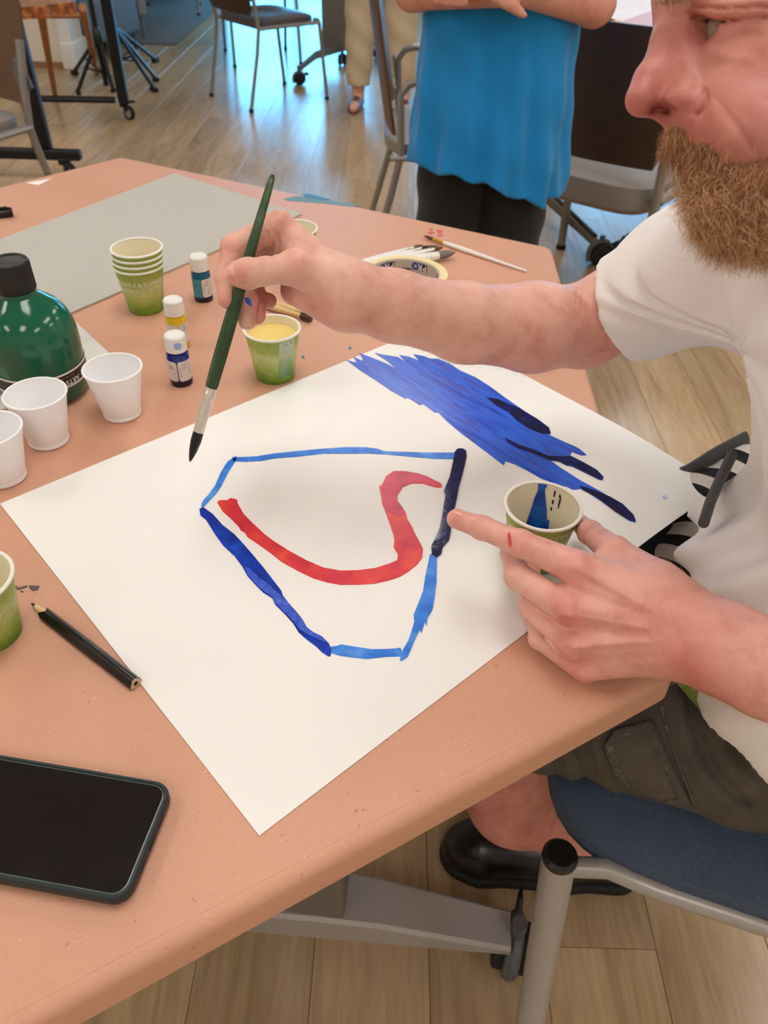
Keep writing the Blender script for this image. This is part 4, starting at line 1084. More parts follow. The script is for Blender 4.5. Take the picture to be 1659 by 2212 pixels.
def line_px(P, pts):
    x, y = px_of(P); g = np.full(len(P), 1e6)
    for (ax, ay), (bx, by) in zip(pts[:-1], pts[1:]):
        ux, uy = bx - ax, by - ay; h = np.clip(((x - ax) * ux + (y - ay) * uy) / (ux * ux + uy * uy), 0, 1); g = np.minimum(g, np.hypot(x - ax - h * ux, y - ay - h * uy))
    return g
def furrow(node, lines):
    """skin furrows (positive depth) and ridges (negative) along lines: (points, half-width, depth)"""
    def f(P, d):
        near = np.abs(d) < .02
        if not near.any(): return d
        d = d.copy(); Q = P[near]; e = np.zeros(len(Q))
        for pts, w, dep in lines: e += dep * np.exp(-(line_px(Q, pts) / w) ** 2)
        d[near] += e; return d
    return FN(node, f)
BODY = []
def add_body(node, lo, hi, h, spots, base=BASE):
    V_, F2 = surface_nets(node, lo, hi, h); BODY.append((V_, F2, tint(V_, spots, base))); return V_, F2
def fin(pts, rs, k=0.003):
    """finger from (x, y, depth) joints, slightly thicker at the knuckles"""
    P = [pp(*p) for p in pts]; n = [RC(P[i], P[i + 1], rs[i], rs[i + 1]) for i in range(len(P) - 1)]
    for i in range(1, len(P) - 1): n.append(RC(P[i], P[i], rs[i] * 1.06))
    return SU(k, *n)
def crease(px, r=0.0007):
    P = [pp(*p) for p in px]; return SU(0.0005, *[RC(P[i], P[i + 1], r) for i in range(len(P) - 1)])

# ---- right hand, holding the brush
R_index = fin([(604, 485, .657), (505, 535, .653), (489, 602, .650), (490, 647, .648)], [.0120, .0102, .0090, .0076])
R_mid = fin([(594, 505, .682), (512, 575, .684), (532, 648, .668), (534, 692, .662)], [.0120, .0100, .0088, .0080])
R_ring = fin([(592, 530, .700), (530, 590, .704), (553, 645, .692), (555, 682, .682)], [.0112, .0092, .0084, .0077])
R_pink = fin([(598, 560, .715), (548, 610, .716), (560, 645, .706), (581, 650, .694)], [.0105, .0085, .0076, .0070])
R_thumb = fin([(722, 618, .652), (642, 578, .641), (574, 586, .631), (536, 591, .629), (517, 592, .629)], [.0170, .0146, .0106, .0116, .0106])
R_palm = SU(0.010, RC(pp(742, 612, .664), pp(607, 490, .660), .0165, .0118), RC(pp(748, 622, .672), pp(598, 508, .682), .0165, .0118),
            RC(pp(752, 635, .680), pp(594, 532, .700), .0165, .0112), RC(pp(755, 650, .688), pp(600, 562, .714), .0165, .0108),
            RC(pp(735, 655, .660), pp(660, 634, .668), .0200, .0150), RC(pp(740, 660, .678), pp(640, 625, .704), .0170, .0150),
            RC(pp(690, 590, .656), pp(618, 530, .668), .0150, .0130))
R_arm = SU(0.012, RC(pp(735, 628, .668), pp(765, 640, .668), .0240, .0262), RC(pp(765, 640, .668), pp(850, 661, .684), .0262, .0294), RC(pp(850, 661, .684), pp(1004, 698, .722), .0294, .0350),
           RC(pp(1004, 698, .722), pp(1150, 708, .765), .0350, .0420), RC(pp(1150, 708, .765), pp(1262, 705, .800), .0420, .0405),
           RC(pp(1262, 705, .800), pp(1334, 666, .778), .0405, .0405), RC(pp(1334, 666, .778), pp(1545, 560, .700), .0405, .0480))
R_hand = SU(0.0022, SU(0.008, SU(0.006, R_palm, R_index, R_thumb), R_arm), R_mid, R_ring, R_pink)
R_hand = SU(0.0022, SU(0.009, R_palm, RC(pp(600, 500, .668), pp(596, 530, .70), .011, .010)), R_index, R_mid, R_ring, R_pink)
R_hand = SU(0.007, R_hand, R_thumb)
R_all = SU(0.016, R_hand, R_arm)
_rv = np.array([pp(*p) for p in ((470, 440, .62), (470, 720, .62), (470, 440, .74), (1420, 560, .64), (1420, 820, .86), (1300, 820, .86), (1540, 500, .70), (560, 720, .73))])
R_all = furrow(R_all, [([(572, 566), (577, 584), (573, 604)], 2.4, .0006), ([(582, 568), (586, 584), (583, 600)], 2.0, .0005), ([(566, 570), (566, 600)], 2.0, .0004), ([(606, 606), (624, 613), (648, 615), (672, 606)], 2.6, .0009), ([(576, 503), (590, 528), (586, 556)], 2.6, .0012), ([(592, 500), (604, 526), (600, 548)], 2.4, .0011), ([(564, 512), (574, 540)], 2.2, .0008),
    ([(640, 560), (700, 560), (760, 590)], 12, -.0008), ([(644, 520), (700, 556)], 9, .0010), ([(602, 648), (604, 612)], 2.4, .0014), ([(630, 630), (664, 652), (696, 664)], 4, .0007), ([(640, 644), (680, 668), (720, 676)], 4, .0006), ([(488, 540), (504, 548), (516, 544)], 2.0, .0005), ([(478, 604), (492, 606)], 1.8, .0005), ([(700, 600), (716, 640), (712, 680)], 4, .0005), ([(1248, 622), (1244, 662), (1252, 700)], 3.0, .0009), ([(1256, 640), (1255, 690)], 2.5, .0006)])
V1, F1 = add_body(R_all, _rv.min(0) - .03, _rv.max(0) + .03, 0.0015, [
    (pp(516, 590, .618), .010, RED, .55), (pp(500, 540, .645), .010, PINK, .6), (pp(602, 470, .65), .014, PINK, .5), (pp(486, 650, .642), .010, RED, .55), (pp(640, 560, .63), .012, PINK, .4),
    (pp(560, 660, .68), .022, RED, .65), (pp(580, 650, .69), .012, DEEP, .25), (pp(680, 690, .65), .02, PINK, .6), (pp(575, 585, .622), .012, PALE, .5), (pp(620, 630, .67), .014, RED, .35),
    (pp(1290, 780, .79), .05, PINK, .8), (pp(1000, 620, .70), .04, PALE, .3), (pp(1100, 770, .76), .06, PINK, .4)])

# ---- left hand, pointing beside the cup
L_index = fin([(1246, 1226, .618), (1124, 1174, .632), (1042, 1140, .640), (986, 1121, .646)], [.0140, .0108, .0095, .0083])
L_mid = fin([(1226, 1312, .615), (1119, 1245, .640), (1106, 1195, .668), (1118, 1160, .694)], [.0138, .0106, .0092, .0080])
L_ring = fin([(1230, 1392, .622), (1149, 1310, .646), (1140, 1265, .672), (1150, 1222, .690)], [.0130, .0100, .0090, .0078])
L_pink = fin([(1262, 1443, .632), (1166, 1380, .652), (1156, 1338, .670), (1168, 1300, .684)], [.0118, .0088, .0080, .0070])
L_thumb = fin([(1410, 1258, .618), (1327, 1192, .648), (1274, 1150, .690), (1252, 1130, .748)], [.0190, .0128, .0102, .0088])
L_palm = SU(0.013, RC(pp(1425, 1300, .604), pp(1250, 1232, .620), .0210, .0135), RC(pp(1430, 1330, .604), pp(1230, 1312, .618), .0215, .0135), RC(pp(1432, 1365, .606), pp(1234, 1390, .624), .0210, .0128),
            RC(pp(1436, 1400, .610), pp(1265, 1440, .634), .0200, .0120), RC(pp(1410, 1262, .620), pp(1300, 1225, .640), .0170, .0130),
            RC(pp(1260, 1290, .645), pp(1290, 1390, .650), .0150, .0150), RC(pp(1380, 1300, .635), pp(1370, 1390, .640), .0170, .0170))
L_arm = SU(0.012, RC(pp(1430, 1340, .612), pp(1452, 1352, .608), .0330, .0335), RC(pp(1452, 1352, .608), pp(1560, 1400, .580), .0335, .0335), RC(pp(1560, 1400, .580), pp(1660, 1444, .552), .0335, .0335), RC(pp(1660, 1444, .552), np.array([.395, .225, .885]), .0335, .043), RC(np.array([.395, .225, .885]), np.array([.43, .30, 1.02]), .043, .052))
L_hand = SU(0.0024, SU(0.006, L_palm, L_index), SU(.004, L_mid, RC(pp(1226, 1312, .618), pp(1226, 1312, .618), .012)), L_ring, L_pink)
L_hand = SU(0.007, L_hand, L_thumb)
L_all = SU(0.020, L_hand, L_arm)
# tendons and knuckles on the back of the hand
L_all = SU(0.006, L_all, RC(pp(1248, 1222, .609), pp(1248, 1222, .609), .0065), RC(pp(1228, 1310, .606), pp(1228, 1310, .606), .0070), RC(pp(1236, 1392, .614), pp(1236, 1392, .614), .0062), RC(pp(1266, 1445, .626), pp(1266, 1445, .626), .0070),
           RC(pp(1262, 1316, .603), pp(1400, 1338, .588), .0035, .002), RC(pp(1270, 1392, .608), pp(1405, 1372, .589), .003, .002), RC(pp(1280, 1238, .606), pp(1395, 1300, .588), .003, .002))
_lv = np.array([pp(*p) for p in ((960, 1090, .64), (960, 1150, .64), (1240, 1480, .60), (1150, 1400, .70), (1240, 1080, .76), (1300, 1100, .70), (1450, 1480, .56), (1700, 1330, .53), (1700, 1560, .58))])
L_all = furrow(L_all, [([(1094, 1150), (1096, 1168), (1092, 1186)], 2.0, .0005), ([(1107, 1150), (1112, 1170), (1106, 1194)], 2.4, .0008), ([(1124, 1154), (1132, 1172), (1126, 1200)], 2.4, .0008), ([(1138, 1164), (1142, 1184), (1136, 1202)], 2.2, .0006), ([(1034, 1124), (1038, 1140), (1034, 1156)], 2.0, .0006), ([(1026, 1122), (1029, 1138)], 1.8, .0005),
    ([(1104, 1228), (1112, 1246), (1106, 1262)], 2.2, .0006), ([(1118, 1228), (1126, 1248), (1120, 1268)], 2.2, .0006), ([(1140, 1296), (1148, 1310), (1142, 1326)], 2.0, .0005), ([(1174, 1238), (1194, 1254), (1206, 1268)], 3.0, .0016), ([(1150, 1318), (1186, 1334), (1204, 1352)], 3.0, .0014), ([(1164, 1366), (1196, 1392), (1214, 1420)], 3.0, .0016),
    ([(1222, 1330), (1262, 1336), (1330, 1346), (1400, 1356)], 7, -.0012), ([(1240, 1400), (1300, 1392), (1396, 1386)], 7, -.0011), ([(1262, 1236), (1330, 1276), (1410, 1316)], 8, -.0010), ([(1246, 1280), (1310, 1300), (1390, 1330)], 10, .0011), ([(1246, 1360), (1310, 1366), (1390, 1372)], 10, .0011), ([(1262, 1424), (1320, 1424), (1400, 1420)], 10, .0008), ([(1210, 1326), (1236, 1330)], 12, -.0014), ([(1234, 1222), (1262, 1232)], 12, -.0012), ([(1232, 1392), (1250, 1396)], 11, -.0012), ([(1280, 1392), (1370, 1330)], 5, -.0006)])
V2, F2 = add_body(L_all, _lv.min(0) - .03, _lv.max(0) + [.05, .03, .03], 0.0013, [
    (pp(1222, 1330, .60), .016, RED, .75), (pp(1248, 1222, .606), .016, PINK, .6), (pp(1490, 1430, .57), .020, RED, .8), (pp(1380, 1345, .59), .02, RED, .4), (pp(1116, 1172, .622), .012, PINK, .5),
    (pp(1266, 1450, .62), .016, PINK, .6), (pp(1164, 1378, .645), .014, PALE, .5), (pp(1119, 1245, .63), .012, PALE, .4), (pp(990, 1120, .638), .010, RED, .45), (pp(1270, 1150, .68), .02, DEEP, .25),
    (pp(1560, 1480, .565), .04, RED, .45), (pp(1240, 1390, .61), .014, PINK, .5), (pp(1500, 1300, .57), .03, PINK, .4)], np.array(lin((234, 182, 167))[:3]))

# ---- head (turned to the left, looking down at the sheet)
def cpx(x, y): return (x, y)
Hn = SU(0.006, RC(pp(1462, 0, .486), pp(1454, 40, .484), .0110, .0088), RC(pp(1454, 40, .484), pp(1440, 92, .482), .0088, .0085), RC(pp(1440, 92, .482), pp(1402, 174, .481), .0085, .0088), RC(pp(1402, 174, .481), pp(1387, 213, .480), .0088, .0090),
        RC(pp(1388, 214, .480), pp(1428, 232, .482), .0087, .0062))
Hala = SU(0.004, EL(pp(1484, 212, .467), (.0130, .0100, .0105)), EL(pp(1468, 222, .498), (.012, .010, .0105)))
Hside = SU(0.010, RC(pp(1482, 70, .477), pp(1500, 190, .475), .0110, .0150), RC(pp(1470, 80, .498), pp(1480, 190, .500), .0110, .0150))
Hmax = SU(0.016, RC(pp(1490, 285, .480), pp(1545, 300, .474), .0135, .018), RC(pp(1560, 250, .462), pp(1640, 300, .448), .020, .026), EL(pp(1670, 180, .470), (.040, .046, .044)), EL(pp(1760, 60, .50), (.070, .075, .085)),
          RC(pp(1650, 440, .480), pp(1730, 380, .47), .022, .034), RC(pp(1552, 392, .480), pp(1600, 440, .480), .010, .016), RC(pp(1500, 345, .479), pp(1530, 340, .474), .0080, .0110))
Hbrow = SU(0.010, RC(pp(1462, -14, .484), pp(1560, -22, .452), .0125, .0120), RC(pp(1560, -22, .452), pp(1680, -10, .440), .0120, .0110))
Hface = SU(0.015, SU(0.012, Hmax, Hbrow, Hside), Hn)
Hface = SU(0.0042, Hface, Hala)
eye_c = pp(1572, 58, .4545)
Hface = SB(0.008, Hface, RC(pp(1512, 52, .457), pp(1600, 58, .438), .0080, .0090))
lid_up = SU(0.003, RC(pp(1506, 12, .4590), pp(1556, 20, .4460), .0040, .0056), RC(pp(1556, 20, .4460), pp(1640, 14, .4370), .0056, .0054), RC(pp(1640, 14, .4370), pp(1710, 10, .437), .0054, .005))
lid_lo = SU(0.008, RC(pp(1546, 98, .4580), pp(1574, 74, .4520), .0038, .0044), RC(pp(1574, 74, .4520), pp(1620, 56, .4450), .0044, .0046), RC(pp(1620, 56, .4450), pp(1690, 48, .4400), .0046, .0052), RC(pp(1560, 124, .459), pp(1680, 110, .446), .0100, .0120))
Hface = SU(0.0060, SU(0.0030, Hface, lid_up), lid_lo)
Hface = SB(0.0015, Hface, EL(pp(1431, 247, .466), (.0095, .0130, .0062)), RC(pp(1412, 243, .473), pp(1446, 243, .468), .0034, .0030), crease([(1520, 196, .4640), (1529, 222, .4620), (1520, 246, .464)], .0020), crease([(1500, 14, .450), (1560, 14, .438), (1660, 8, .430)], .0008), crease([(1488, 262, .468), (1468, 252, .472)], .0008))
Hface = furrow(Hface, [([(1549, 214), (1566, 240), (1584, 262), (1606, 294), (1622, 322)], 9.0, .0012), ([(1522, 196), (1527, 216), (1520, 236), (1506, 250)], 5.0, .0024), ([(1508, 186), (1484, 178), (1458, 186), (1446, 200)], 8, .0008),
    ([(1410, 241), (1424, 236), (1444, 242)], 6.0, .0034), ([(1456, 236), (1482, 247), (1500, 245)], 3.0, .0008), ([(1496, 14), (1556, 19), (1664, 14)], 3.6, .0022), ([(1496, 36), (1540, 46), (1600, 44), (1664, 38)], 4.0, .0014),
    ([(1548, 96), (1584, 82), (1640, 76)], 9, .0007), ([(1562, 120), (1620, 128)], 14, -.0010), ([(1470, 214), (1496, 214)], 14, -.0012), ([(1500, 120), (1512, 170)], 16, .0012)])
Hneck = SU(0.02, RC(pp(1770, 390, .52), np.array([.385, .51, 1.03]), .052, .058), EL(pp(1830, 0, .53), (.085, .075, .10)))
_hv = np.array([pp(*p) for p in ((1340, -60, .49), (1340, 250, .49), (1700, -60, .43), (1700, 560, .43), (1700, 560, .50), (1340, 560, .49))])
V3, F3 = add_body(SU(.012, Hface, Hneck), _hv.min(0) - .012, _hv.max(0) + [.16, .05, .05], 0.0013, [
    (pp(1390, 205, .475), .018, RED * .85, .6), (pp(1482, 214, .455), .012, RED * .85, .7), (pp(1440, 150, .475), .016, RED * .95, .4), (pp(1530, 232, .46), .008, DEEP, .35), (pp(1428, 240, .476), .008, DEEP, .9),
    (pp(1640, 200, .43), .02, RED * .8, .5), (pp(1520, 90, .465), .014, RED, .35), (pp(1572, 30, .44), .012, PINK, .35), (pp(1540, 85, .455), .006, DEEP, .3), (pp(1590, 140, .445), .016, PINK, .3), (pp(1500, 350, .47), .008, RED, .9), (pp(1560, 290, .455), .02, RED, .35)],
    np.array(lin((198, 138, 124))[:3]))  # ruddy face tone, with the shade on the face darkened into the colour

# ---- legs
fwd = U(np.array([-.955, .295, 0])); lat = np.array([fwd[1], -fwd[0], 0])      # lat: to his left, towards the camera
if lat[1] > 0: lat = -lat
hipL = np.array([.47, .470, .585]) + np.array([-.010, -.026, -.006]); kneeL = hipL + fwd * .40 + np.array([0, .0, -.03])
ankL = np.array([.345, .585, .085]); ankR = np.array([.30, .82, .085])
hipR = hipL - lat * .20; kneeR = hipR + fwd * .41
calfL = pY(1112, 1722, .575)
print('calf', calfL)
legs = SU(.03, RC(hipL, kneeL, .078, .056), RC(kneeL, calfL, .056, .062), RC(calfL, ankL, .062, .036), RC(hipR, kneeR, .078, .056), RC(kneeR, (kneeR + ankR) / 2, .052, .052), RC((kneeR + ankR) / 2, ankR, .052, .034),
          RC(np.array([.43, .50, 1.00]), np.array([.50, .53, .62]), .085, .10), RC(ankL, ankL + np.array([-.12, .01, -.04]), .034, .026), RC(ankR, ankR + np.array([-.12, .01, -.04]), .034, .026),
          RC(np.array([.40, .50, 1.0]), pp(1545, 560, .690) + [.02, 0, 0], .07, .05), RC(np.array([.40, .50, 1.0]), np.array([.43, .30, 1.0]), .07, .055))
V4, F4 = add_body(legs, np.array([-.02, .20, .0]), np.array([.62, .98, 1.16]), 0.006, [(kneeL, .12, PINK, .7), ((kneeL + ankL) / 2, .14, PINK, .6)], np.array(lin((226, 164, 152))[:3]))

man = empty('person', (.47, .53, 0), label='seated bearded person in a white t-shirt holding a paintbrush over the painting', cat='person')
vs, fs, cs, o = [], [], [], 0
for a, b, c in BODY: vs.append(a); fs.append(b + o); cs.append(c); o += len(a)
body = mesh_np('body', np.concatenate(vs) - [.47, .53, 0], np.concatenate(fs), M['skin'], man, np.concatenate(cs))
MO = np.array([.47, .53, 0])

# nails, eye
def patch(c, u, v, n, su, sv, name, m, bend=0.3):
    """a small curved oval plate"""
    vs = [tuple(c - MO + n * 0.0004)]; fs = []; K = 18
    for q in (0.5, 1.0):
        for k in range(K):
            a = 2 * math.pi * k / K; cc, ss = math.cos(a), math.sin(a)
            cc = math.copysign(abs(cc) ** .7, cc); ss = math.copysign(abs(ss) ** .7, ss)
            p = c + u * su * q * cc + v * sv * q * ss - n * (bend * (sv * q * ss) ** 2 / max(sv, 1e-6)) ; vs.append(tuple(p - MO))
    for k in range(K): fs.append((0, 1 + k, 1 + (k + 1) % K)); fs.append((1 + k, 1 + K + k, 1 + K + (k + 1) % K, 1 + (k + 1) % K))
    return MB().add(vs, fs).build(name, m, man)
M['nail'] = mat('fingernail', (226, 156, 142), 0.3, var=0.06, vscale=300)
def nail(tip, prev, r, su, sv, toward=None):
    t_, p_ = pp(*tip), pp(*prev); u = U(t_ - p_); n = CAM - t_ if toward is None else np.array(toward, float); n = U(n - u * n.dot(u)); v = np.cross(u, n)
    return patch(t_ + n * (r + 0.0002), u, v, n, su, sv, 'fingernail', M['nail'], 0.55)
nail((509, 592, .629), (574, 586, .631), .0106, .0066, .0078)
nail((990, 1121, .646), (1042, 1140, .640), .0084, .0056, .0064, U(CAM - pp(990, 1121, .646)) + np.array([0, .55, .35]))
MB().lathe([(.0118 * math.sin(a), -.0118 * math.cos(a)) for a in [math.pi * k / 16 for k in range(17)]], 24, c=tuple(eye_c + U(eye_c - CAM) * .008 - MO)).build('eye', mat('eye_white', (150, 134, 128), 0.2), man)
sc2 = patch(pp(1101, 1166, .6215), U(pp(1103, 1190, .62) - pp(1099, 1150, .62)), U(pp(1120, 1166, .62) - pp(1100, 1166, .62)), U(CAM - pp(1101, 1166, .62)), .0058, .0013, 'red_scratch', mat('scratch_red', (206, 74, 70), 0.5))
ps = patch(pp(534, 664, .6575), U(pp(533, 690, .66) - pp(530, 650, .66)), U(pp(560, 660, .66) - pp(530, 660, .66)), U(CAM - pp(529, 660, .66)), .0085, .0042, 'paint_spot', M['p_purple'])

# ---- beard, moustache, eyebrow
M['beard_mass'] = mat('beard_under', (120, 78, 50), 0.9, var=0.25, vscale=120, bump=0.6, bscale=250, bdist=0.002)
Bm = SU(.010, RC(pp(1472, 284, .480), pp(1480, 304, .476), .0062, .0068), RC(pp(1478, 294, .474), pp(1548, 324, .460), .0076, .0084), RC(pp(1548, 324, .460), pp(1604, 390, .448), .0088, .0110), RC(pp(1541, 400, .478), pp(1566, 440, .474), .0078, .0102),
        RC(pp(1566, 440, .474), pp(1612, 466, .466), .0102, .0112), RC(pp(1612, 466, .466), pp(1710, 474, .45), .0112, .014), RC(pp(1572, 424, .462), pp(1640, 436, .442), .0140, .0150), RC(pp(1610, 394, .450), pp(1690, 392, .430), .0100, .0120), RC(pp(1590, 446, .466), pp(1690, 446, .442), .0125, .0140),
        RC(pp(1538, 394, .474), pp(1572, 408, .462), .0080, .0100), RC(pp(1520, 352, .472), pp(1545, 380, .468), .0060, .0080))
_bv = np.array([pp(*p) for p in ((1420, 250, .49), (1720, 560, .43), (1720, 330, .41), (1500, 560, .50), (1720, 560, .50))])
Vb, Fb = surface_nets(Bm, _bv.min(0) - .02, _bv.max(0) + .02, 0.002)
beard = mesh_np('beard', Vb - MO, Fb, M['beard_mass'], man); beard['label'] = 'bushy ginger beard and moustache'
hm = NT('ginger_hair'); hi = hm.n('ShaderNodeHairInfo')
hm.base(hm.ramp(hi.outputs['Random'], [(0.0, lin((100, 56, 30))), (0.3, lin((154, 96, 54))), (0.65, lin((192, 136, 88))), (1.0, lin((238, 204, 162)))])); hm.set(Roughness=0.5); hm.b.inputs['Specular IOR Level'].default_value = 0.4
M['hair'] = hm.m
Nb = vnormals(Vb, Fb)
view = CAM - Vb; view /= np.linalg.norm(view, axis=1, keepdims=True)
cand = np.where((Nb * view).sum(1) > -0.45)[0]
rg = np.random.default_rng(3)
NBH = 14000; pick = rg.choice(cand, NBH); jit = rg.normal(scale=.0007, size=(NBH, 3))
rt_ = Vb[pick] + jit
down = np.array([.10, -.12, -1.0]); chin = pp(1580, 540, .46)
up_ = rt_[:, 2] > pp(1500, 322, .47)[2]
fl_ = np.stack([np.sin(rt_[:, 0] * 420 + 3 * np.sin(rt_[:, 2] * 240)), np.sin(rt_[:, 2] * 380 + rt_[:, 0] * 260), np.sin(rt_[:, 1] * 400 + rt_[:, 2] * 300)], 1)
dirs = Nb[pick] * .50 + down * .75 + .42 * fl_ + rg.normal(scale=.13, size=(NBH, 3))
dirs[up_] = down * .9 + Nb[pick][up_] * .25 + .2 * fl_[up_] + rg.normal(scale=.15, size=(int(up_.sum()), 3))
zf = np.clip((pp(1500, 300, .47)[2] - rt_[:, 2]) / .05, 0, 1)
lens = (.009 + .006 * zf) * rg.uniform(.5, 1.3, NBH)
bh = hair('beard_strands', rt_ - MO, dirs, lens, 0.00010, M['hair'], beard, 7, 0.30, 0.30, 4.0, 5); bh['kind'] = 'stuff'
cnd2 = cand[(Vb[cand][:, 2] < pp(1540, 372, .465)[2])]; pk2 = rg.choice(cnd2, 900); curls = hair('loose_curls', Vb[pk2] - MO, Nb[pk2] * .55 + down * .6 + rg.normal(scale=.3, size=(900, 3)), rg.uniform(.009, .020, 900), 0.00013, mat('pale_ginger_hair', (226, 184, 136), 0.45), beard, 10, 0.62, 0.25, 7.0, 15); curls['kind'] = 'stuff'
# sparse hair where the beard thins out on the cheek
fx, fy = px_of(V3); top_y = np.interp(fx, [1434, 1500, 1560, 1600, 1660, 1720], [262, 276, 304, 346, 338, 334]); N3 = vnormals(V3, F3)
wch = np.where((fy > top_y - 26) & (fy < top_y + 40) & (fx > 1540) & (((CAM - V3) * N3).sum(1) > 0))[0]
pw = np.clip((fy[wch] - top_y[wch] + 26) / 40, .05, 1); pk3 = rg.choice(wch, 1500, p=pw / pw.sum())
ch = hair('cheek_strands', V3[pk3] - MO, N3[pk3] * .35 + down * .9 + rg.normal(scale=.25, size=(1500, 3)), rg.uniform(.005, .011, 1500), .00009, M['hair'], beard, 6, .3, .2, 3.0, 21); ch['kind'] = 'stuff'
# moustache strands hanging over the lip
mr = [(1462 + 100 * t_, 270 + 42 * t_ * t_ + rg.uniform(-6, 20), .475 - .022 * t_) for t_ in rg.uniform(0, 1, 1500)]
mroot = np.array([pp(*p) for p in mr]); md = np.tile(U(pp(1462, 340, .470) - pp(1452, 290, .476)), (1500, 1)) + rg.normal(scale=.22, size=(1500, 3)) + U(CAM - pp(1480, 300, .47)) * .25
mh = hair('moustache_strands', mroot - MO, md, rg.uniform(.005, .011, 1500), .00010, M['hair'], beard, 6, .3, .3, 3.0, 8); mh['kind'] = 'stuff'
em = hair('eyebrow', np.array([pp(1415 + 75 * t_ + rg.normal() * 3, -6 + 12 * rg.uniform() - 6 * t_, .468 - .014 * t_) for t_ in rg.uniform(0, 1, 420)]) - MO,
     np.tile(U(pp(1440, 12, .462) - pp(1425, -10, .470)), (420, 1)) + rg.normal(scale=.25, size=(420, 3)), rg.uniform(.004, .009, 420), .00009, M['hair'], man, 5, .2, .1, 2, 4); em['kind'] = 'stuff'
# fine arm hair
def arm_hair(Vx, Fx, n, sel, d, seed, L=(.004, .009)):
    N_ = vnormals(Vx, Fx); w = np.where(sel(Vx))[0]; r = np.random.default_rng(seed); k = r.choice(w, n)
    return Vx[k], N_[k] * .45 + d + r.normal(scale=.3, size=(n, 3)), r.uniform(*L, n)
xa, xb = pp(800, 650, .67)[0], pp(1330, 700, .80)[0]
h1 = arm_hair(V1, F1, 2600, lambda v: (v[:, 0] > xa) & (v[:, 0] < xb), U(pp(900, 640, .69) - pp(1100, 640, .75)) * .9, 2)
xa2, xb2 = pp(1440, 1330, .6)[0], .42
h2 = arm_hair(V2, F2, 1800, lambda v: (v[:, 0] > xa2) & (v[:, 0] < xb2), U(pp(1450, 1350, .61) - pp(1600, 1420, .57)) * .9, 4)
ah = NT('blond_arm_hair'); ah.base(lin((206, 150, 112))); ah.set(Roughness=0.5); M['arm_hair'] = ah.m
o = hair('arm_hair', np.concatenate([h1[0], h2[0]]) - MO, np.concatenate([h1[1], h2[1]]), np.concatenate([h1[2], h2[2]]), .000045, M['arm_hair'], man, 4, .35, .1, 2, 6); o['kind'] = 'stuff'

# ---- t-shirt
def cloth_mat(nm, rgb, rough=0.85, wv=900, var=0.03, bump=0.25):
    t = NT(nm); n = t.noise(wv, 2); g = t.noise(12, 3)
    c = lin(rgb); t.base(t.ramp(g, [(0.3, tuple(v * (1 - var) for v in c[:3]) + (1,)), (0.7, tuple(min(1, v * (1 + var)) for v in c[:3]) + (1,))]))
    t.set(Roughness=rough); t.b.inputs['Sheen Weight'].default_value = 0.15; t.bump(n, bump, 0.0004); return t.m
M['tee'] = cloth_mat('white_jersey', (242, 239, 236))
shS, shE = pp(1560, 570, .700), pp(1346, 664, .772)
ax_s = U(shE - shS)
torso = SU(.04, EL(np.array([.405, .50, .97]), (.118, .175, .13)), EL(np.array([.455, .49, .84]), (.130, .185, .16)), EL(np.array([.462, .50, .73]), (.182, .18, .108)), EL(np.array([.42, .43, .69]), (.132, .13, .10)), RC(shS + [.02, -.02, .0], np.array([.40, .46, 1.035]), .058, .07), RC(np.array([.40, .46, 1.035]), np.array([.43, .31, 1.01]), .07, .06))
slv = RC(shS, shE + ax_s * .05, .070, .0440)
_wr = np.random.default_rng(11)
wr_dirs = [(U(_wr.normal(size=3)), _wr.uniform(60, 130), _wr.uniform(0, 6.28)) for _ in range(4)]
def tee_eval(P, bc, br):
    d = smin(torso(P, bc, br), slv(P, bc, br), .030)
    d = np.maximum(d, ((P - shE) @ ax_s))                       # sleeve opening
    d = np.maximum(d, .672 - P[:, 2] - .05 * np.clip((P[:, 1] - .45) * 2, -1, 1))
    # folds: pulled from the armpit towards chest and hip, long soft ones down the front
    q = P - pp(1545, 740, .66); th = np.arctan2(q[:, 2], q[:, 1] * .8 + .0001 + q[:, 0] * .6); rr = np.linalg.norm(q, axis=1)
    d = d + .0032 * np.sin(th * 9 + 1.2 * np.sin(rr * 24)) * np.exp(-((rr - .10) / .13) ** 2) * np.clip((.11 - (P - shS) @ ax_s) / .06, 0, 1)
    d = d + (.0026 + .0050 * np.clip((.90 - P[:, 2]) / .1, 0, 1)) * np.sin(P[:, 1] * 105 + 30 * P[:, 2] + 1.6 * np.sin(P[:, 2] * 17)) * np.clip((1.0 - P[:, 2]) / .15, 0, 1) * np.clip((P[:, 2] - .66) / .08, 0.12, 1)
    s = (P - shS) @ ax_s; d = d + .0022 * np.sin(s * 70 + 30 * (P[:, 2] - P[:, 1])) * np.clip(s / .05, 0, 1) * np.clip((.105 - s) / .06, 0, 1)
    hem = np.abs(((P - shE) @ ax_s) + .022); d = d + .0010 * np.exp(-(hem / .0022) ** 2)
    return d
class Gen(Nd):
    def __init__(s, f, c, R): s.f = f; s.c = np.array(c); s.R = R
    def ev(s, P, bc, br): return s.f(P, bc, br)
Vt, Ft = surface_nets(Gen(tee_eval, (.36, .50, .88), .5), (.17, .20, .60), (.56, .84, 1.14), 0.0035)
tee = mesh_np('t_shirt', Vt - MO, Ft, M['tee'], man)

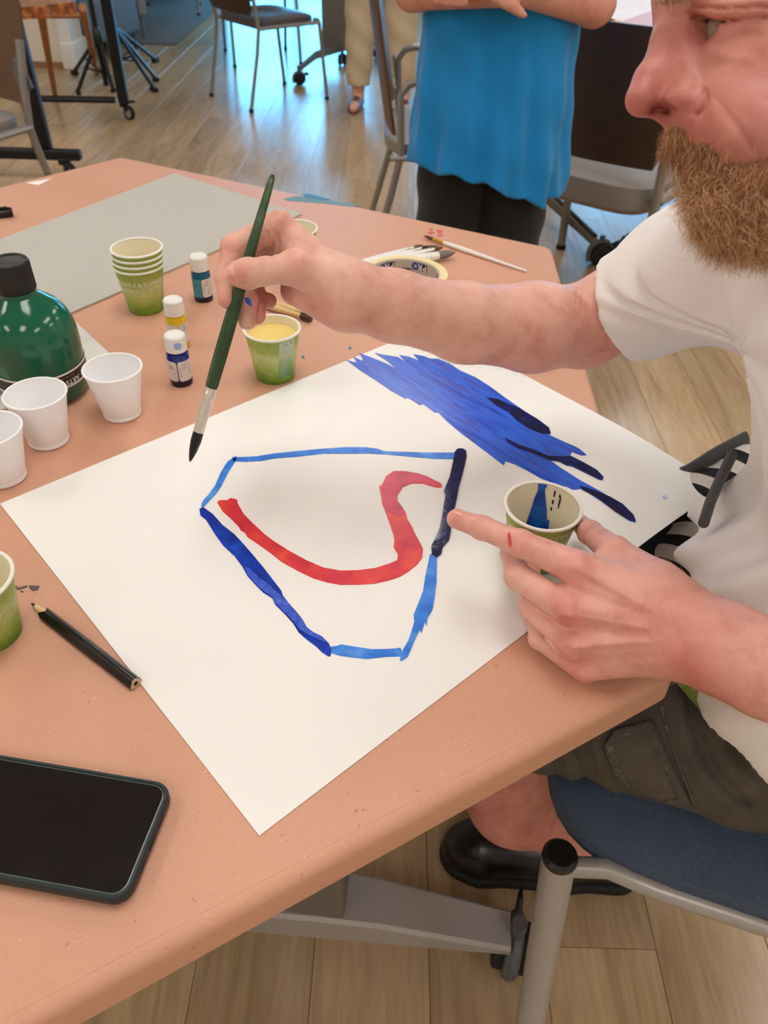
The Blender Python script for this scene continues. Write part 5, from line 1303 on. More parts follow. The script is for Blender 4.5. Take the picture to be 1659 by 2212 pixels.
# ---- shorts with a cargo pocket
def wash(nm, rgb, hi, sc=16):
    t = NT(nm); f = t.noise(sc, 5, 0.65); g = t.noise(700, 2)
    c = t.ramp(f, [(0.3, lin(tuple(v * .82 for v in rgb))), (0.55, lin(rgb)), (0.8, lin(hi))])
    t.base(t.mix(0.25, c, t.ramp(g, [(0.3, lin(tuple(v * .7 for v in rgb))), (0.7, lin(hi))]))); t.set(Roughness=0.9); t.bump(g, 0.3, 0.0005); return t.m
M['shorts'] = wash('washed_brown_grey_cotton', (84, 76, 68), (112, 104, 92))
M['shorts_edge'] = wash('faded_seam_cotton', (72, 64, 58), (146, 136, 122), 90)
hemL = hipL + (kneeL - hipL) * .80
legL = RC(hipL + fwd * -.02, hemL, .094, .088); legR = RC(hipR, hipR + (kneeR - hipR) * .8, .098, .084)
axl = U(kneeL - hipL)
def shorts_eval(P, bc, br):
    d = smin(smin(legL(P, bc, br), legR(P, bc, br), .02), EL(np.array([.49, .53, .61]), (.13, .20, .11))(P, bc, br), .04)
    d = np.maximum(d, (P - hemL) @ axl); d = np.maximum(d, P[:, 2] - .70); d = np.maximum(d, .487 - P[:, 2])
    s = (P - hipL) @ axl; w = (P - hipL) @ lat
    d = d + .0035 * np.sin(s * 62 + 60 * P[:, 2] + 2 * np.sin(w * 40)) * .7 + .0030 * np.sin(s * 31 - 45 * P[:, 2])
    return d
SH = furrow(Gen(shorts_eval, (.35, .56, .58), .45), [([(1480, 1470), (1496, 1560), (1540, 1660), (1610, 1735)], 11, .0075), ([(1462, 1500), (1480, 1600), (1524, 1690), (1580, 1745)], 12, -.0035), ([(1560, 1520), (1590, 1620), (1650, 1690)], 12, .0060),
    ([(1186, 1630), (1206, 1690)], 7, .0045), ([(1206, 1610), (1236, 1680)], 8, -.0035), ([(1226, 1600), (1262, 1676), (1290, 1716)], 7, .0040), ([(1280, 1590), (1300, 1680), (1330, 1716)], 12, -.0035), ([(1440, 1560), (1460, 1640), (1496, 1700)], 9, .0020)])
shorts_f = lambda P, bc, br: SH.ev(P, bc, br)
Vs_, Fs_ = surface_nets(SH, (.05, .30, .47), (.66, .86, .73), 0.004)
shorts = mesh_np('shorts', Vs_ - MO, Fs_, M['shorts'], man)
# pocket: the shorts' own surface lifted within a slanted box on the outer thigh
def poly_px(P, poly):
    """signed distance in metres to an outline seen from the front"""
    x, y = px_of(P); n = len(poly); d = np.full(len(P), 1e9); ins = np.zeros(len(P), bool)
    for i in range(n):
        (ax, ay), (bx, by) = poly[i - 1], poly[i]; ux, uy = bx - ax, by - ay
        h = np.clip(((x - ax) * ux + (y - ay) * uy) / (ux * ux + uy * uy), 0, 1); d = np.minimum(d, np.hypot(x - ax - h * ux, y - ay - h * uy))
        c = ((ay > y) != (by > y)) & (x < (bx - ax) * (y - ay) / (by - ay + 1e-9) + ax); ins ^= c
    return np.where(ins, -d, d) * (((P - CAM) @ _fw) / FPX)
thc = hipL + axl * .18
POCK = [(1306, 1612), (1330, 1577), (1407, 1556), (1440, 1632), (1490, 1738), (1416, 1755), (1368, 1746), (1336, 1690), (1320, 1652)]
front = lambda P: (P - thc) @ _fw + .01
def near_only(P, f):
    return f
pkb = (np.array(pY(1400, 1650, .36)) - [.10, .10, .12], np.array(pY(1400, 1650, .46)) + [.10, .10, .12])
pockm = Gen(lambda P, bc, br: np.maximum(np.maximum(shorts_f(P, bc, br) - .0050, poly_px(P, POCK)), front(P)), pkb[0] * .5 + pkb[1] * .5, .2)
Vp, Fp = surface_nets(pockm, pkb[0], pkb[1], 0.003)
mesh_np('cargo_pocket', Vp - MO, Fp, M['shorts'], man)
def seam_ev(P, bc, br):
    q = poly_px(P, POCK); x, y = px_of(P); puck = .0006 * np.sin(x * .42 + y * .31)
    return np.maximum(np.maximum(np.maximum(shorts_f(P, bc, br) - .0068 + puck, q - .001), -.0085 - q), front(P))
Vp, Fp = surface_nets(Gen(seam_ev, pkb[0] * .5 + pkb[1] * .5, .2), pkb[0], pkb[1], 0.0022)
mesh_np('pocket_seam', Vp - MO, Fp, M['shorts_edge'], man)
def side_ev(P, bc, br):
    g = line_px(P, [(1424, 1500), (1436, 1560), (1466, 1650), (1500, 1740)]) * (((P - CAM) @ _fw) / FPX)
    return np.maximum(np.maximum(shorts_f(P, bc, br) - .0028, g - .0022), front(P))
Vp, Fp = surface_nets(Gen(side_ev, pkb[0] * .5 + pkb[1] * .5, .25), pkb[0] - [.0, .03, .02], pkb[1] + [.08, .06, .06], 0.0025)
mesh_np('side_seam', Vp - MO, Fp, M['shorts_edge'], man)

# ---- shoes
M['shoe'] = mat('black_leather', (15, 15, 16), 0.32, var=0.1, bump=0.15, bscale=500)
M['sole'] = mat('black_rubber_sole', (20, 20, 20), 0.7, var=0.1)
M['sock'] = cloth_mat('white_sock', (206, 202, 196))
def shoe(heel, toe, nm='shoe'):
    heel = np.array(heel); toe = np.array(toe); d = U(toe - heel); L = np.linalg.norm(toe - heel); n = np.array([-d[1], d[0], 0])
    at = lambda s, z, w=0: heel + d * (L * s) + n * w + np.array([0, 0, z])
    up = SU(.02, RC(at(.12, .045), at(.40, .045), .040, .043), RC(at(.40, .045), at(.80, .038), .045, .044), RC(at(.80, .036), at(.88, .032), .044, .036), RC(at(.12, .06), at(.22, .082), .036, .036))
    opn = RC(at(.16, .085), at(.24, .14), .026, .034)
    ev = Gen(lambda P, bc, br: np.maximum(np.maximum(-smin(-up(P, bc, br), opn(P, bc, br), .004), .014 - P[:, 2]), up(P, bc, br)), at(.5, .06), .2)
    a, b = surface_nets(ev, np.minimum(heel, toe) - [.06, .06, .0], np.maximum(heel, toe) + [.06, .06, .14], .004)
    so = mesh_np(nm, a - MO, b, M['shoe'], man)
    ev2 = Gen(lambda P, bc, br: np.maximum(np.maximum(up(P * [1, 1, 0] + np.array([0, 0, .042]), bc, br) - .003, P[:, 2] - .024), .001 - P[:, 2]), at(.5, .02), .2)
    a, b = surface_nets(ev2, np.minimum(heel, toe) - [.06, .06, .0], np.maximum(heel, toe) + [.06, .06, .04], .004)
    mesh_np('sole', a - MO, b, M['sole'], so)
    MB().tube([tuple(at(.17, .07) - MO), tuple(at(.20, .125) - MO)], [.034, .036], 20).build('sock', M['sock'], man)
shoe((.425, .585, 0), (.108, .602, 0)); shoe((.38, .82, 0), (.07, .86, 0))

# ---- the brush in the right hand
bt, be = pp(410, 998, .690), pp(590, 376, .616)
BL = np.linalg.norm(be - bt); Mx = axes(be - bt); print('brush length', BL)
hb = empty('held_brush', bt, label='large round brush with dark green handle and blue-black tip, held in the right hand', cat='paint brush')
r = .0048; k = BL / .272
def lz(P): return [(a, b * k) for a, b in P]
bp = MB().lathe(lz([(.0002, 0), (.0016, .003), (.0034, .011), (.0047, .022), (.0046, .0315)]), 24, M=Mx); bp.build('bristles', mat('wet_blue_black_bristle', (8, 9, 24), 0.25, var=0.3, vscale=600, bump=0.4, bscale=900), hb)
MB().lathe(lz([(.0045, .031), (.0047, .033), (.0050, .060), (.0050, .066), (.0054, .067), (.0050, .0685), (.0054, .070), (.0050, .0715), (.0052, .0765)]), 24, M=Mx).build('ferrule', M['ferrule'], hb)
gh = NT('dark_green_lacquer'); f = gh.noise(55, 3); f2 = gh.noise(160, 2)
gc_ = gh.ramp(f, [(0.3, lin((36, 60, 36))), (0.6, lin((52, 84, 48))), (0.85, lin((92, 118, 90)))])
gh.base(gh.mix(gh.ramp(f2, [(0.62, (0, 0, 0, 1)), (0.72, (0.7, 0.7, 0.7, 1))]), gc_, lin((18, 22, 26)))); gh.set(Roughness=0.3)
MB().lathe(lz([(.0050, .076), (.0056, .080), (.0060, .105), (.0059, .135), (.0054, .165), (.0046, .200), (.0037, .235), (.0030, .262), (.0026, .268), (.0014, .2715), (0, .272)]), 7, M=Mx).build('handle', gh.m, hb)

# ---- things by him: striped cloth in his lap, its grey strap, a green strap
st = NT('striped_knit'); tc = st.n('ShaderNodeTexCoord'); sep = st.n('ShaderNodeSeparateXYZ'); st.l(tc.outputs['Object'], sep.inputs[0])
wv = st.n('ShaderNodeVectorMath', operation='DOT_PRODUCT'); st.l(tc.outputs['Object'], wv.inputs[0]); wv.inputs[1].default_value = tuple(30 * U(pp(1455, 1230, .75) - pp(1560, 1050, .79)))
m2 = st.n('ShaderNodeMath', operation='ADD'); m2.inputs[1].default_value = 0.35; st.l(wv.outputs['Value'], m2.inputs[0])
fr_ = st.n('ShaderNodeMath', operation='FRACT'); st.l(m2.outputs[0], fr_.inputs[0])
st.base(st.ramp(fr_.outputs[0], [(0.0, lin((14, 15, 18))), (0.46, lin((16, 16, 20))), (0.5, lin((206, 200, 194))), (0.97, lin((214, 208, 204)))])); st.set(Roughness=0.9)
bgc = pp(1500, 1110, .73)
bag = Gen(lambda P, bc, br: SU(.03, RC(pp(1610, 1000, .885), pp(1528, 1080, .875), .024, .028), RC(pp(1528, 1080, .875), pp(1472, 1215, .825), .030, .028))(P, bc, br) + .003 * np.sin(P[:, 0] * 90 + P[:, 2] * 60), bgc, .2)
a, b = surface_nets(bag, bgc - .17, bgc + .17, .004)
bo = empty('striped_bundle', (bgc[0], bgc[1], bgc[2] - .05), label='black and white striped cloth bundle at his waist behind the sheet corner', cat='clothing'); boO = np.array(bo.location)
mesh_np('striped_cloth', a - boO, b, st.m, bo)
M['char'] = cloth_mat('charcoal_webbing', (74, 72, 72))
MB().tube([tuple(pp(*p) - boO) for p in ((1610, 950, .88), (1545, 985, .875), (1490, 1020, .875), (1420, 1050, .885))], .013, 12, sq=.5).build('grey_strap', M['char'], bo)
MB().tube([tuple(pp(*p) - boO) for p in ((1580, 985, .735), (1556, 1035, .725), (1534, 1085, .715), (1520, 1130, .708))], .011, 12, sq=.45).build('grey_strap', M['char'], bo)
gs = MB().tube([tuple(pp(*p)) for p in ((1470, 1462, .68), (1496, 1492, .70), (1518, 1520, .715), (1538, 1545, .72), (1544, 1562, .725))], [.0065, .0065, .006, .0052, .006], 10, sq=.35).build('green_strap', cloth_mat('green_webbing', (92, 122, 40)))
dk = MB().tube([tuple(pp(*p) - boO) for p in ((1490, 1110, .89), (1452, 1170, .865), (1420, 1240, .84))], [.03, .032, .03], 14).build('dark_cloth', mat('navy_cloth', (22, 26, 40), 0.9, var=0.1), bo)
tag(gs, 'short lime green strap hanging below the left forearm', 'strap')
# ================================================================ chairs and the room behind
M['seat_grey'] = mat('grey_seat_vinyl', (136, 128, 122), 0.45, var=0.05, vscale=300, bump=0.15, bscale=500)
M['seat_dark'] = mat('dark_grey_seat_vinyl', (82, 78, 80), 0.38, var=0.05, vscale=300, bump=0.1, bscale=500)
M['wood_back'] = mat('dark_walnut_laminate', (56, 40, 30), 0.42, var=0.14, vscale=18)
M['wood_back2'] = mat('brown_walnut_laminate', (98, 70, 48), 0.45, var=0.12, vscale=18)
M['tube'] = mat('silver_tube', (146, 142, 136), 0.35, 0.45, var=0.03)
def denim():
    t = NT('blue_denim'); a = t.noise(230, 2, 0.6, stretch=(1, 6, 1)); b = t.noise(230, 2, 0.6, stretch=(6, 1, 1)); g = t.noise(14, 3)
    c = t.mix(0.5, t.ramp(a, [(0.3, lin((44, 56, 76))), (0.7, lin((96, 112, 134)))]), t.ramp(b, [(0.3, lin((42, 54, 72))), (0.7, lin((88, 104, 126)))]))
    t.base(t.mix(0.3, c, t.ramp(g, [(0.3, lin((48, 60, 80))), (0.7, lin((84, 100, 122)))]))); t.set(Roughness=0.85); t.bump(a, 0.4, 0.0006); return t.m
M['denim'] = denim()
def cushion(W, D, z, th, m, par, name='seat', front_drop=0.012):
    vs, fs = [], []; n = 40
    lay = [(0.90, -th), (0.985, -th * .8), (1.0, -th * .45), (0.985, -th * .12), (0.93, 0.0), (0.8, .006), (0.5, .010), (0.0, .011)]
    for s, dz in lay:
        for k in range(n):
            a = 2 * math.pi * k / n; c, q = math.cos(a), math.sin(a); e = .45
            x = W / 2 * s * math.copysign(abs(c) ** e, c); y = D / 2 * s * math.copysign(abs(q) ** e, q)
            vs.append((x, y, z + dz - front_drop * max(0, y / (D / 2)) ** 3))
    for i in range(len(lay) - 1):
        for k in range(n): fs.append((i * n + k, i * n + (k + 1) % n, (i + 1) * n + (k + 1) % n, (i + 1) * n + k))
    fs.append(tuple(range(n))[::-1])
    return MB().add(vs, fs).build(name, m, par)
def make_chair(name, seat, back, arms=False, W=.47, D=.46, R=.0115, top=.86, th=.05, low=.49):
    """metal-framed stacking chair: cushion seat, curved laminate back on plates, tube legs"""
    t = empty(name); w = W / 2; d = D / 2
    cushion(W - .02, D + (th - .05), .468, th, seat, t)
    for s in (-1, 1):
        if arms:
            MB().tube([(s * w, -d - .05, .012), (s * w, -d + .03, .30), (s * w, -d + .06, .44), (s * w, -d + .05, .62), (s * w, -d + .075, .655), (s * w, -d + .11, .665), (s * w, d - .04, .665)], R, 10).build('leg', M['tube'], t)
            MB().tube([(s * w, d - .05, .664), (s * w, d - .02, .655), (s * w, d - .005, .63), (s * w, d + .0, .44), (s * w, d + .03, .012)], R, 10).build('leg', M['tube'], t)
        else:
            MB().tube([(s * w, -d - .07, .012), (s * w, -d + .0, .30), (s * w, -d + .02, .42), (s * w, -d + .0, .56), (s * w, -d - .03, .70)], R, 10).build('leg', M['tube'], t)
            MB().tube([(s * (w + .006), d + .03, .012), (s * w, d - .012, .425), (s * w, d - .02, .438), (s * w, d - .05, .442)], R, 10).build('leg', M['tube'], t)
        MB().tube([(s * w, -d + .02, .425), (s * w, d - .02, .425)], R * .95, 8, sq=1.4).build('seat_rail', M['tube'], t)
        pl = MB(); pl.box((s * (w - .022), -d - .012 - (.0 if not arms else -.05), .60), (.036, .008, .085), Matrix.Rotation(math.radians(8), 3, 'X').to_4x4(), .003); po = pl.build('back_plate', M['mid_grey'], t)
        for z in (.572, .628): MB().lathe([(0.0, .004), (.004, .003), (.006, 0.0)], 12, c=(s * (w - .026), -d - .018 - (.0 if not arms else -.05), z), M=Matrix.Rotation(math.pi / 2, 4, 'X')).build('screw', M['tube'], po)
    for y in (-d + .05, d - .06): MB().tube([(-w, y, .42), (w, y, .42)], R * .8, 8).build('cross_rail', M['tube'], t)
    for s in (-1, 1):
        for (x, y) in (((s * w), -d - .07 if not arms else -d - .05), (s * (w + .006) if not arms else s * w, d + .03)): MB().lathe([(0, 0), (R * 1.25, 0), (R * 1.25, .016), (R, .02)], 12, c=(x, y, 0)).build('foot_cap', M['black_rubber'], t)
    b = MB(); nx, nz = 12, 8; vs, fs = [], []
    y0 = -d - .018 if not arms else -d + .03
    for lay in (0, 1):
        for j in range(nz + 1):
            for i in range(nx + 1):
                u, v = -1 + 2 * i / nx, j / nz; r = .10
                zz = low + (top - low) * v; xx = u * (w + .005) * (1 - .05 * (1 - v))
                if j in (0, nz): xx *= .93
                y = y0 - (zz - .49) * .17 - .03 * (1 - u * u) + .011 * lay
                vs.append((xx, y, zz))
    n = (nx + 1) * (nz + 1); I = lambda i, j: j * (nx + 1) + i
    for j in range(nz):
        for i in range(nx):
            f = (I(i, j), I(i + 1, j), I(i + 1, j + 1), I(i, j + 1)); fs += [f, tuple(q + n for q in f)[::-1]]
    for i in range(nx): fs += [(I(i + 1, 0), I(i, 0), I(i, 0) + n, I(i + 1, 0) + n), (I(i, nz), I(i + 1, nz), I(i + 1, nz) + n, I(i, nz) + n)]
    for j in range(nz): fs += [(I(0, j), I(0, j + 1), I(0, j + 1) + n, I(0, j) + n), (I(nx, j + 1), I(nx, j), I(nx, j) + n, I(nx, j + 1) + n)]
    b.add(vs, fs).build('backrest', back, t, sharp=50)
    return t
def put(o, c, f, label, cat='chair', group=None):
    o.location = (c[0], c[1], 0); o.rotation_euler = (0, 0, math.atan2(f[1], f[0]) - math.pi / 2); return tag(o, label, cat, group)
GRP = 'grey framed chairs about the room'
# the seat under the man: a broader chair with denim cushion
def denim_chair():
    t = empty('denim_chair'); W, D = .50, .47; w, d = W / 2, D / 2; R = .0185
    cushion(W + .012, D + .075, .476, .048, M['denim'], t, front_drop=.012)
    for s in (-1, 1):
        MB().tube([(s * (w + .10), d - .035, .004), (s * w, d, .435)], [R * .92, R], 20).build('leg', M['grey_metal'], t)
        MB().lathe([(0.0, .010), (R * .8, .010), (R * 1.02, .006), (R * 1.04, 0.0), (R * .9, -.006), (0, -.006)], 24, c=(s * w, d, .437)).build('leg_cap', M['black_plastic'], t)
        MB().tube([(s * w, d - .005, .420), (s * (w - .002), d - .05, .444), (s * (w + .004), d - .10, .445), (s * (w + .006), -d, .440)], R * .60, 12).build('seat_rail', M['grey_metal'], t)
        MB().tube([(s * w, -d - .05, .004), (s * w, -d, .42), (s * w, -d - .03, .80)], R * .8, 14).build('leg', M['grey_metal'], t)
    b = MB(); vs = []; fs = []
    for lay in (0, .014):
        for z in (.52, .60, .70, .80, .86):
            for i in range(9):
                u = -1 + i / 4; vs.append((u * w * .95, -d - .02 - (z - .5) * .12 - .025 * (1 - u * u) + lay, z))
    for j in range(4):
        for i in range(8):
            f = (j * 9 + i, j * 9 + i + 1, j * 9 + i + 10, j * 9 + i + 9); fs += [f, tuple(q + 45 for q in f)[::-1]]
    ed = [i for i in range(9)] + [j * 9 + 8 for j in range(1, 5)] + [36 + i for i in range(7, -1, -1)] + [j * 9 for j in range(3, 0, -1)]
    for k in range(len(ed)): a, q = ed[k], ed[(k + 1) % len(ed)]; fs.append((q, a, a + 45, q + 45))
    b.add(vs, fs).build('backrest', M['wood_back'], t)
    return t
sf = U(np.array([-.955, .295, 0])); srt = np.array([sf[1], -sf[0], 0])
capP = np.array([.2, .394, 0]); sc_ = capP - sf * .235 + srt * .25
put(denim_chair(), sc_, sf, 'chair with blue denim seat and silver legs, sat on by the bearded man')

chair_a = make_chair('stacking_chair', M['seat_dark'], M['wood_back'])
put(chair_a, (-.80, 5.48), (.757, .653), 'dark grey chair standing alone on the shiny blue-lit floor at the back', group=GRP)
c2 = copy_tree(chair_a); put(c2, (-1.02, 6.62), (.3, -.95), 'second chair behind the lone dark grey one, mostly its thin legs in view', group=GRP)
c5 = copy_tree(chair_a); put(c5, (-2.12, 8.55), (-.2, .98), 'farthest chair at the top edge, only thin legs in view past the grey patch', group=GRP)
chair_r = make_chair('walnut_back_chair', M['seat_grey'], M['wood_back'], W=.50, D=.46, R=.016, top=.90, th=.10, low=.525)
put(chair_r, (.745, 2.80), (.6, .8), 'chair with wide dark walnut back and grey seat beside the person in blue', group=GRP)
chair_m = make_chair('armchair', M['seat_grey'], M['wood_back2'], arms=True, R=.013, top=.98, W=.56)
put(chair_m, (.185, 3.14), (1, .02), 'chair with tube arms and brown back standing behind the person in blue', group=GRP)
chair_l = make_chair('armless_chair', M['seat_grey'], M['wood_back2'], R=.0145, top=.84)
put(chair_l, (-1.66, 3.0), (-.45, -.89), 'brown-backed chair cut off by the left edge behind the table', group=GRP)
# its rounded post top and three-screw plate
pm = MB().prism([(-.05, -.03), (.0, -.055), (.028, -.03), (.028, .02), (.0, .055), (-.02, .045)], -.004, .004, Matrix.Translation((-.215, -.245, .585)) @ Matrix.Rotation(math.pi / 2, 4, 'X')); po = pm.build('triangle_plate', M['mid_grey'], chair_l)

# ---- grey upholstered chair and flat floor patch at the back left
M['fabric_grey'] = cloth_mat0 = mat('pale_grey_upholstery', (158, 160, 162), 0.9, var=0.05, vscale=200, bump=0.2, bscale=600)
M['fabric_blue'] = mat('blue_grey_upholstery', (108, 128, 148), 0.9, var=0.06, vscale=200, bump=0.2, bscale=600)
c5.location.z = .0105
gch = empty('upholstered_chair', (-2.40, 7.38, .0105), math.radians(20), label='pale grey upholstered chair with thin metal legs by the wall end', cat='chair')
MB().box((0, 0, .42), (.62, .58, .16), bev=.03).build('seat', M['fabric_blue'], gch)
MB().box((.28, 0, .40), (.07, .62, .52), bev=.025).build('arm_panel', M['fabric_grey'], gch); MB().box((-.28, 0, .40), (.07, .62, .52), bev=.025).build('arm_panel', M['fabric_grey'], gch)
MB().box((0, .27, .58), (.62, .09, .5), bev=.03).build('backrest', M['fabric_grey'], gch)
for x in (-.27, .27):
    for y in (-.27, .27): MB().tube([(x, y, 0), (x, y, .2)], .011, 8).build('leg', M['tube'], gch)
sofa = empty('bench_seat', (-2.05, 6.55, 0), math.radians(-12), label='low blue-grey upholstered seat against the white wall post', cat='seat')
MB().box((-.05, .1, .24), (.34, .5, .26), bev=.03).build('seat', M['fabric_blue'], sofa); 
for x in (-.18, .08):
    for y in (-.1, .3): MB().tube([(x, y, 0), (x, y, .12)], .014, 8).build('leg', M['mid_grey'], sofa)
sofa.location = (-2.16, 6.55, 0)
floor_patch = MB().box((-2.5, 8.2, .005), (1.5, 2.4, .010), bev=.003).build('floor_patch', mat('grey_patch', (118, 110, 100), 0.95, var=0.06, vscale=30, bump=0.3, bscale=400)); tag(floor_patch, 'flat grey patch on the floor at the far left', 'floor_patch')  # thin grey slab with fine relief, lying flat on the floor

# ---- folding easel with burl slab, wooden legs
M['wood_orange'] = mat('orange_oiled_wood', (170, 112, 60), 0.5, var=0.14, vscale=24)
M['burl'] = paint('burl_wood', [(0.3, (84, 40, 22)), (0.5, (158, 88, 48)), (0.7, (206, 140, 84))], 0.3, 30)
ez = empty('wooden_stool', (-2.12, 5.66, 0), label='burl-topped stool with splayed orange wooden legs at the upper left', cat='stool')
EO = np.array([-2.12, 5.72, 0])
top_c = pz(66, 4, .60)
feet = [pz(128, 212, 0), pz(216, 156, 0), pz(40, 176, 0)]
sl = MB(); ol = [(.30 * (1 + .12 * math.sin(3 * a) + .06 * math.sin(7 * a)) * math.cos(a), .22 * (1 + .1 * math.sin(2 * a + 1) + .05 * math.sin(9 * a)) * math.sin(a)) for a in [2 * math.pi * k / 40 for k in range(40)]]
sl.prism([(x + top_c[0] - EO[0] - .10, y + top_c[1] - EO[1] + .0) for x, y in ol], .56, .61); sl.build('burl_top', M['burl'], ez)
for f, t_ in zip(feet, (pz(96, 15, .57), pz(186, 12, .57), pz(30, 10, .57))): MB().tube([f - EO, t_ - EO], [.014, .022], 8).build('leg', M['wood_orange'], ez)
MB().tube([pz(104, 30, .48) - EO, pz(190, 30, .48) - EO], .014, 8).build('crossbar', M['wood_orange'], ez)

# ---- black rolling rack
M['black_metal'] = mat('black_powder_coat', (16, 17, 22), 0.4, 0.2, var=0.1)
rk = empty('rolling_rack', (-1.58, 4.35, 0), label='black metal rolling rack on casters behind the left chair', cat='rack'); RO = np.array([-1.58, 4.35, 0])
pa, pb = np.array([-1.66, 3.86, 0]), pz(270, 232, 0.06) * [1, 1, 0]
for p, w_ in ((pa, .085), (pb, .055)):
    MB().box((p[0] - RO[0], p[1] - RO[1], .86), (w_, .045, 1.55), bev=.006).build('upright', M['black_metal'], rk)
q = pz(80, 213, .10);
MB().tube([pz(75, 213, .11) - RO, pz(250, 216, .10) - RO], .018, 8).build('base_rail', M['black_metal'], rk)
MB().box((pa[0] - RO[0] - .08, pa[1] - RO[1] - .02, .105), (.52, .05, .045), bev=.008).build('base_rail', M['black_metal'], rk)
def rack_caster(x, y, a):
    c = MB(); c.box((x, y, .078), (.05, .04, .03), bev=.006); c.tube([(x, y, .065), (x + .03 * math.cos(a), y + .03 * math.sin(a), .05)], .017, 8); co = c.build('caster', M['black_metal'], rk)
    Wm = Matrix.Translation((x + .03 * math.cos(a), y + .03 * math.sin(a), .037)) @ Matrix.Rotation(a, 4, 'Z') @ Matrix.Rotation(math.pi / 2, 4, 'X')
    MB().lathe([(.026, -.011), (.036, -.011), (.037, -.006), (.037, .006), (.036, .011), (.026, .011)], 24, M=Wm, close=True).build('tyre', M['black_rubber'], co)
    MB().lathe([(0, -.008), (.026, -.008), (.026, .008), (0, .008)], 24, M=Wm).build('wheel', mat('pale_wheel', (170, 164, 156), 0.4), co)
    MB().tube([(x + .02, y - .01, .09), (x + .07, y - .03, .10)], .007, 6).build('brake_tab', M['black_metal'], co)
rack_caster(pb[0] - RO[0], pb[1] - RO[1], -.6); rack_caster(pa[0] - RO[0] + .10, pa[1] - RO[1] - .03, -.6); rack_caster(pa[0] - RO[0] - .3, pa[1] - RO[1] - .02, -.6)

# ---- black music stands
def stand(foot, hub_px, tips, label, pole_top=1.2, hub_z=.30):
    f = pz(*foot, 0); t = empty('music_stand', f, label=label, cat='stand', group='black tripod stands')
    MB().tube([(0, 0, .03), (0, 0, pole_top)], .016, 10).build('pole', M['black_metal'], t)
    MB().lathe([(.016, .26), (.032, .265), (.034, .30), (.026, .34), (.016, .35)], 14).build('hub', M['black_plastic'], t)
    for tp in tips:
        e = pz(*tp, .012) - f; e = np.array([e[0], e[1], .014])
        l = MB().tube([(0, 0, .30), tuple(e * [.9, .9, 1] + np.array([0, 0, .03])), tuple(e)], [.013, .012, .012], 8).build('leg', M['black_metal'], t)
        MB().tube([tuple(e * [.93, .93, 1]), tuple(e * [1.04, 1.04, .7])], .019, 8).build('rubber_foot', M['black_rubber'], l)
        MB().tube([(0, 0, .10), tuple(e * .5 + np.array([0, 0, .13]))], .006, 6).build('brace', M['black_metal'], t)
    return t
stand((232, 196), None, [(160, 157), (168, 200), (245, 196)], 'black tripod music stand with spread feet at the upper left, left one of two')
stand((262, 165), None, [(336, 130), (338, 172), (334, 194)], 'black tripod music stand at the upper left whose feet point to the right', 1.3)
sd = pz(52, 60, .75); 

# ---- table behind the lone chair: grey column, foot bars, casters
t3 = empty('wheeled_table', (-.43, 6.46, 0), label='table on a grey column leg with casters behind the lone dark chair', cat='table'); TO = np.array([-.43, 6.46, 0])
MB().box((0, 0, .42), (.24, .07, .64), bev=.006).build('column', M['grey_dark'], t3)
MB().box((0, .1, .735), (1.3, .7, .03), bev=.004).build('table_top', M['tabletop'], t3)
tip3 = pz(645, 150, .09) - TO
MB().tube([(.02, 0, .12), (tip3[0] * .6, tip3[1] * .6, .13), tuple(tip3)], [.03, .025, .018], 8, sq=.7).build('foot_beam', M['mid_grey'], t3)
MB().tube([(.0, 0, .12), (.28, .30, .10)], [.03, .018], 8, sq=.7).build('foot_beam', M['mid_grey'], t3)
caster((tip3[0], tip3[1], 0), .4, t3); caster((.28, .30, 0), .4, t3); caster((.02, .02, 0), 1.4, t3)

# ---- second work table at the upper right
t2d = U(np.array([.60, -.80, 0])); t2n = np.array([.80, .60, 0]); t2o = pz(1258, 48, .74)
t2 = empty('second_table', tuple(t2o[:2]) + (0,), math.atan2(t2d[1], t2d[0]), label='second wheeled work table at the upper right behind the walnut-back chair', cat='table')
MB().box((.15, .38, .722), (1.5, .76, .033), bev=.006).build('table_top', M['tabletop'], t2)
kk = kraft_material('pale_kraft_paper', (222, 168, 148))
MB().box((.15, .38, .7395), (1.506, .766, .001)).build('kraft_cover', kk, t2)
MB().tube([(-.4, .38, .13), (-.4, .38, .70)], .035, 12).build('column', M['mid_grey'], t2)
fb = pz(1190, 432, .12); fe2 = pz(1284, 522, .10)
def to_l(p, o): return tuple(o.matrix_basis.inverted() @ Vector(p))
MB().tube([to_l(fb + (fb - fe2) * .6, t2), to_l(fb, t2), to_l(fe2, t2)], [.026, .026, .018], 8, sq=.8).build('foot_beam', M['grey_dark'], t2)
MB().tube([to_l(fb + (fb - fe2) * .6 + [0, 0, .025], t2), to_l(fe2 + [0, 0, .02], t2)], .012, 8, sq=.7).build('foot_beam_cap', M['black_plastic'], t2)
ca = pz(1290, 570, 0); cb_ = pz(1345, 566, 0)
for p in (ca, cb_):
    l = to_l(p, t2); caster((l[0], l[1], 0), 1.2, t2, R=.045)
q1 = pz(1345, 520, .11); MB().tube([to_l(q1, t2), to_l(q1 + np.array([.5, .12, .02]), t2)], [.02, .026], 8, sq=.7).build('foot_beam', M['mid_grey'], t2)
dr = MB().prism([tuple(pz(x, y, .7402)[:2]) for x, y in ((1200, -60), (1262, 34), (1345, 46), (1440, 12), (1440, -60))], .7402, .7408).build('drawing_sheet', paint('pastel_drawing', [(0.3, (236, 228, 238)), (0.5, (240, 238, 242)), (0.66, (244, 220, 208)), (0.8, (238, 240, 242))], 0.7, 16)); tag(dr, 'white sheet with faint pastel drawing on the second table', 'paper')
